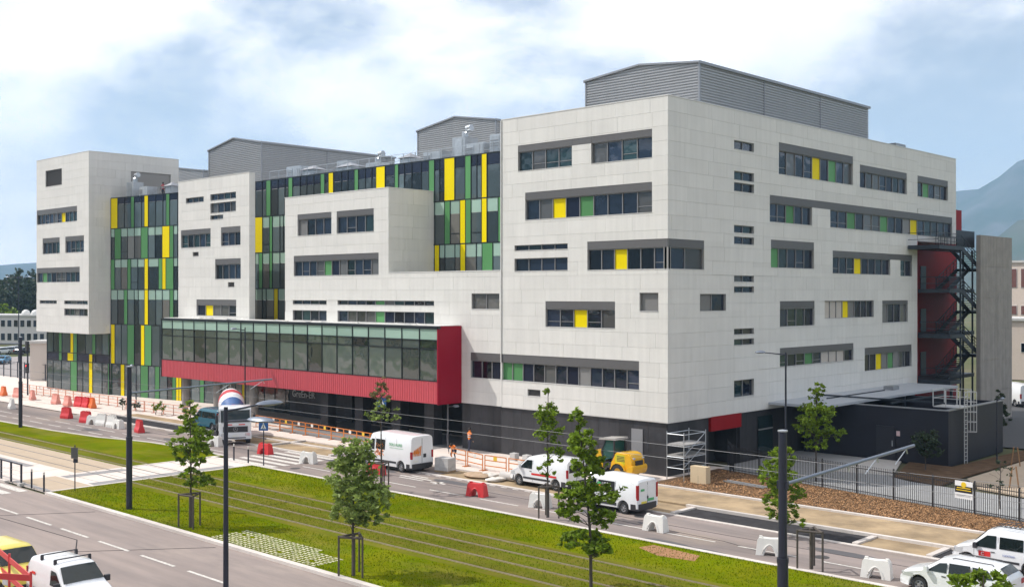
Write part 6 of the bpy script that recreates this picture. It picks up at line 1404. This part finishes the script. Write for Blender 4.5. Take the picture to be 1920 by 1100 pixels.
# ================================================================== people
SKIN = mat('skin', (.42, .25, .17), .5); VEST = mat('orange_vest', (.85, .22, .02), .7); TROU = mat('navy_trousers', (.03, .035, .06), .8); HAIRM = mat('dark_hair', (.02, .015, .012), .7); BOOT = mat('boot', (.03, .025, .02), .7); SHIRT = mat('dark_shirt', (.05, .05, .07), .8); STRIP = mat('reflective_band', (.75, .75, .72), .3)
def person(label, loc, rot, J, vest=VEST):
    """J: joint positions; one skinned body surface coloured by height, plus hair and vest bands as children"""
    t = thing('person', label, 'person', loc, rot)
    names = list(J); E = [('pelvis','waist'),('waist','chest'),('chest','neck'),('neck','head'),('head','crown')]
    for s in 'lr': E += [('pelvis','hip'+s),('hip'+s,'knee'+s),('knee'+s,'ankle'+s),('ankle'+s,'toe'+s),('chest','sho'+s),('sho'+s,'elb'+s),('elb'+s,'wri'+s),('wri'+s,'hand'+s),('hand'+s,'thumb'+s),('hand'+s,'fing'+s),('hand'+s,'finh'+s)]
    for s in 'lr':
        w = Vector(J['wri'+s]); d = (w-Vector(J['elb'+s])).normalized(); sd = d.cross(Vector((0, 1, 0))).normalized()
        J['hand'+s] = tuple(w+d*.07); J['thumb'+s] = tuple(w+d*.1+sd*.05); J['fing'+s] = tuple(w+d*.16+sd*.015); J['finh'+s] = tuple(w+d*.155-sd*.02)
    names = list(J); RD = {'pelvis':.135,'waist':.13,'chest':.15,'neck':.055,'head':.085,'crown':.075,'hip':.1,'knee':.062,'ankle':.045,'toe':.042,'sho':.07,'elb':.045,'wri':.032,'hand':.035,'thumb':.011,'fing':.014,'finh':.014}
    me = bpy.data.meshes.new('body'); me.from_pydata([J[n] for n in names], [(names.index(a), names.index(b)) for a, b in E], []); o = link('body', me, t)
    sk = o.modifiers.new('skin', 'SKIN'); o.modifiers.new('sub', 'SUBSURF').levels = 1; o.modifiers['sub'].render_levels = 2
    for i, n in enumerate(names):
        r_ = RD.get(n, RD.get(n[:-1], .05)); o.data.skin_vertices[0].data[i].radius = (r_, r_*(.72 if n in ('pelvis','waist','chest') else 1)); o.data.skin_vertices[0].data[i].use_root = n == 'pelvis'
    dg = bpy.context.evaluated_depsgraph_get(); ev = bpy.data.meshes.new_from_object(o.evaluated_get(dg)); o.modifiers.clear(); o.data = ev
    for m in (TROU, vest, SKIN, BOOT, SHIRT): ev.materials.append(m)
    segs = [(Vector(J[a]), Vector(J[b]), a, b) for a, b in E]
    for p in ev.polygons:
        c = p.center; best = None
        for a, b, na, nb_ in segs:
            ab = b-a; f = max(0, min(1, (c-a).dot(ab)/ab.length_squared)); d = (c-(a+ab*f)).length - RD.get(na, RD.get(na[:-1], .05))
            if best is None or d < best[0]: best = (d, na, nb_)
        k = best[2]; p.material_index = 2 if k in ('head', 'crown') or k[:4] in ('hand', 'thum', 'fing', 'finh') else 1 if k in ('waist', 'chest', 'neck') or k[:3] == 'sho' else 4 if k[:3] in ('elb', 'wri') else 3 if k[:3] == 'toe' else 0
        p.use_smooth = True
    hd = Vector(J['head']); cr = Vector(J['crown']); up = (cr-hd).normalized(); fw = Vector((0, -1, 0)); fw = (fw - up*fw.dot(up)).normalized(); sd = up.cross(fw)
    b = MB(); Mh = Matrix((sd, fw, up)).transposed().to_4x4(); Mh.translation = hd + up*.03
    b.lathe([(.02, .135), (.07, .115), (.102, .06), (.108, .0), (.095, -.05)], 14, Mh @ Matrix.Translation((0, -.018, .0))); b.build('hair', HAIRM, t, 50)
    fce = MB()
    for s in (-1, 1): fce.lathe([(.012, 0), (.012, .008), (.002, .01)], 8, Mh @ Matrix.Translation((s*.033, .084, .0)) @ Matrix.Rotation(R(-90), 4, 'X'))
    fce.build('eyes', HAIRM, t); fce = MB(); fce.lathe([(.016, 0), (.012, .02), (.003, .028)], 8, Mh @ Matrix.Translation((0, .08, -.028)) @ Matrix.Rotation(R(-90), 4, 'X'))
    for s in (-1, 1): fce.lathe([(.028, -.008), (.028, .008)], 8, Mh @ Matrix.Translation((s*.092, 0, -.01)) @ Matrix.Rotation(R(90), 4, 'Y') @ Matrix.Diagonal((1, .6, 1, 1)))
    fce.build('nose_and_ears', SKIN, t)
    bd = MB(); wv, cv = Vector(J['waist']), Vector(J['chest']); ax = (cv-wv).normalized(); q = ax.to_track_quat('Z', 'Y').to_matrix().to_4x4()
    for f in (.1, .7):
        q2 = q.copy(); q2.translation = wv + (cv-wv)*f; bd.lathe([(.172, -.025), (.175, .025)], 16, q2 @ Matrix.Diagonal((1, .78, 1, 1)))
    bd.build('reflective_band', STRIP, t, 40); return t
STAND = dict(pelvis=(0,0,.95), waist=(0,.0,1.12), chest=(0,0,1.36), neck=(0,-.01,1.53), head=(0,-.02,1.64), crown=(0,-.02,1.73), hipl=(.1,0,.9), kneel=(.11,-.03,.5), anklel=(.11,.03,.09), toel=(.12,-.13,.04), hipr=(-.1,0,.9), kneer=(-.1,.05,.5), ankler=(-.1,.12,.09), toer=(-.11,-.04,.04),
    shol=(.2,0,1.42), elbl=(.26,.02,1.14), wril=(.24,-.14,.93), shor=(-.2,0,1.42), elbr=(-.26,.03,1.14), wrir=(-.25,-.1,.9))
BEND = dict(pelvis=(0,.25,.72), waist=(0,.16,.86), chest=(0,-.02,1.0), neck=(0,-.16,1.08), head=(0,-.25,1.1), crown=(0,-.33,1.14), hipl=(.12,.24,.68), kneel=(.16,-.1,.46), anklel=(.14,.12,.09), toel=(.15,-.04,.04), hipr=(-.12,.24,.68), kneer=(-.16,-.06,.44), ankler=(-.13,.16,.09), toer=(-.14,0,.04),
    shol=(.2,-.06,1.02), elbl=(.24,-.22,.8), wril=(.16,-.38,.62), shor=(-.2,-.06,1.02), elbr=(-.25,-.2,.8), wrir=(-.14,-.4,.64))
o = person('worker in orange vest standing with back turned by the dark wall', (-17.2,-1.2,.1), R(170), dict(STAND)); o.scale = (1.04,)*3
person('worker in orange vest bending over the paving blocks', (-15.4,-4.6,.1), R(20), dict(BEND))
person('worker in red top standing on the flat roof beside the tower', (-74.6,5.4,23.02), R(40), dict(STAND), mat('red_top', (.35, .04, .05), .8))
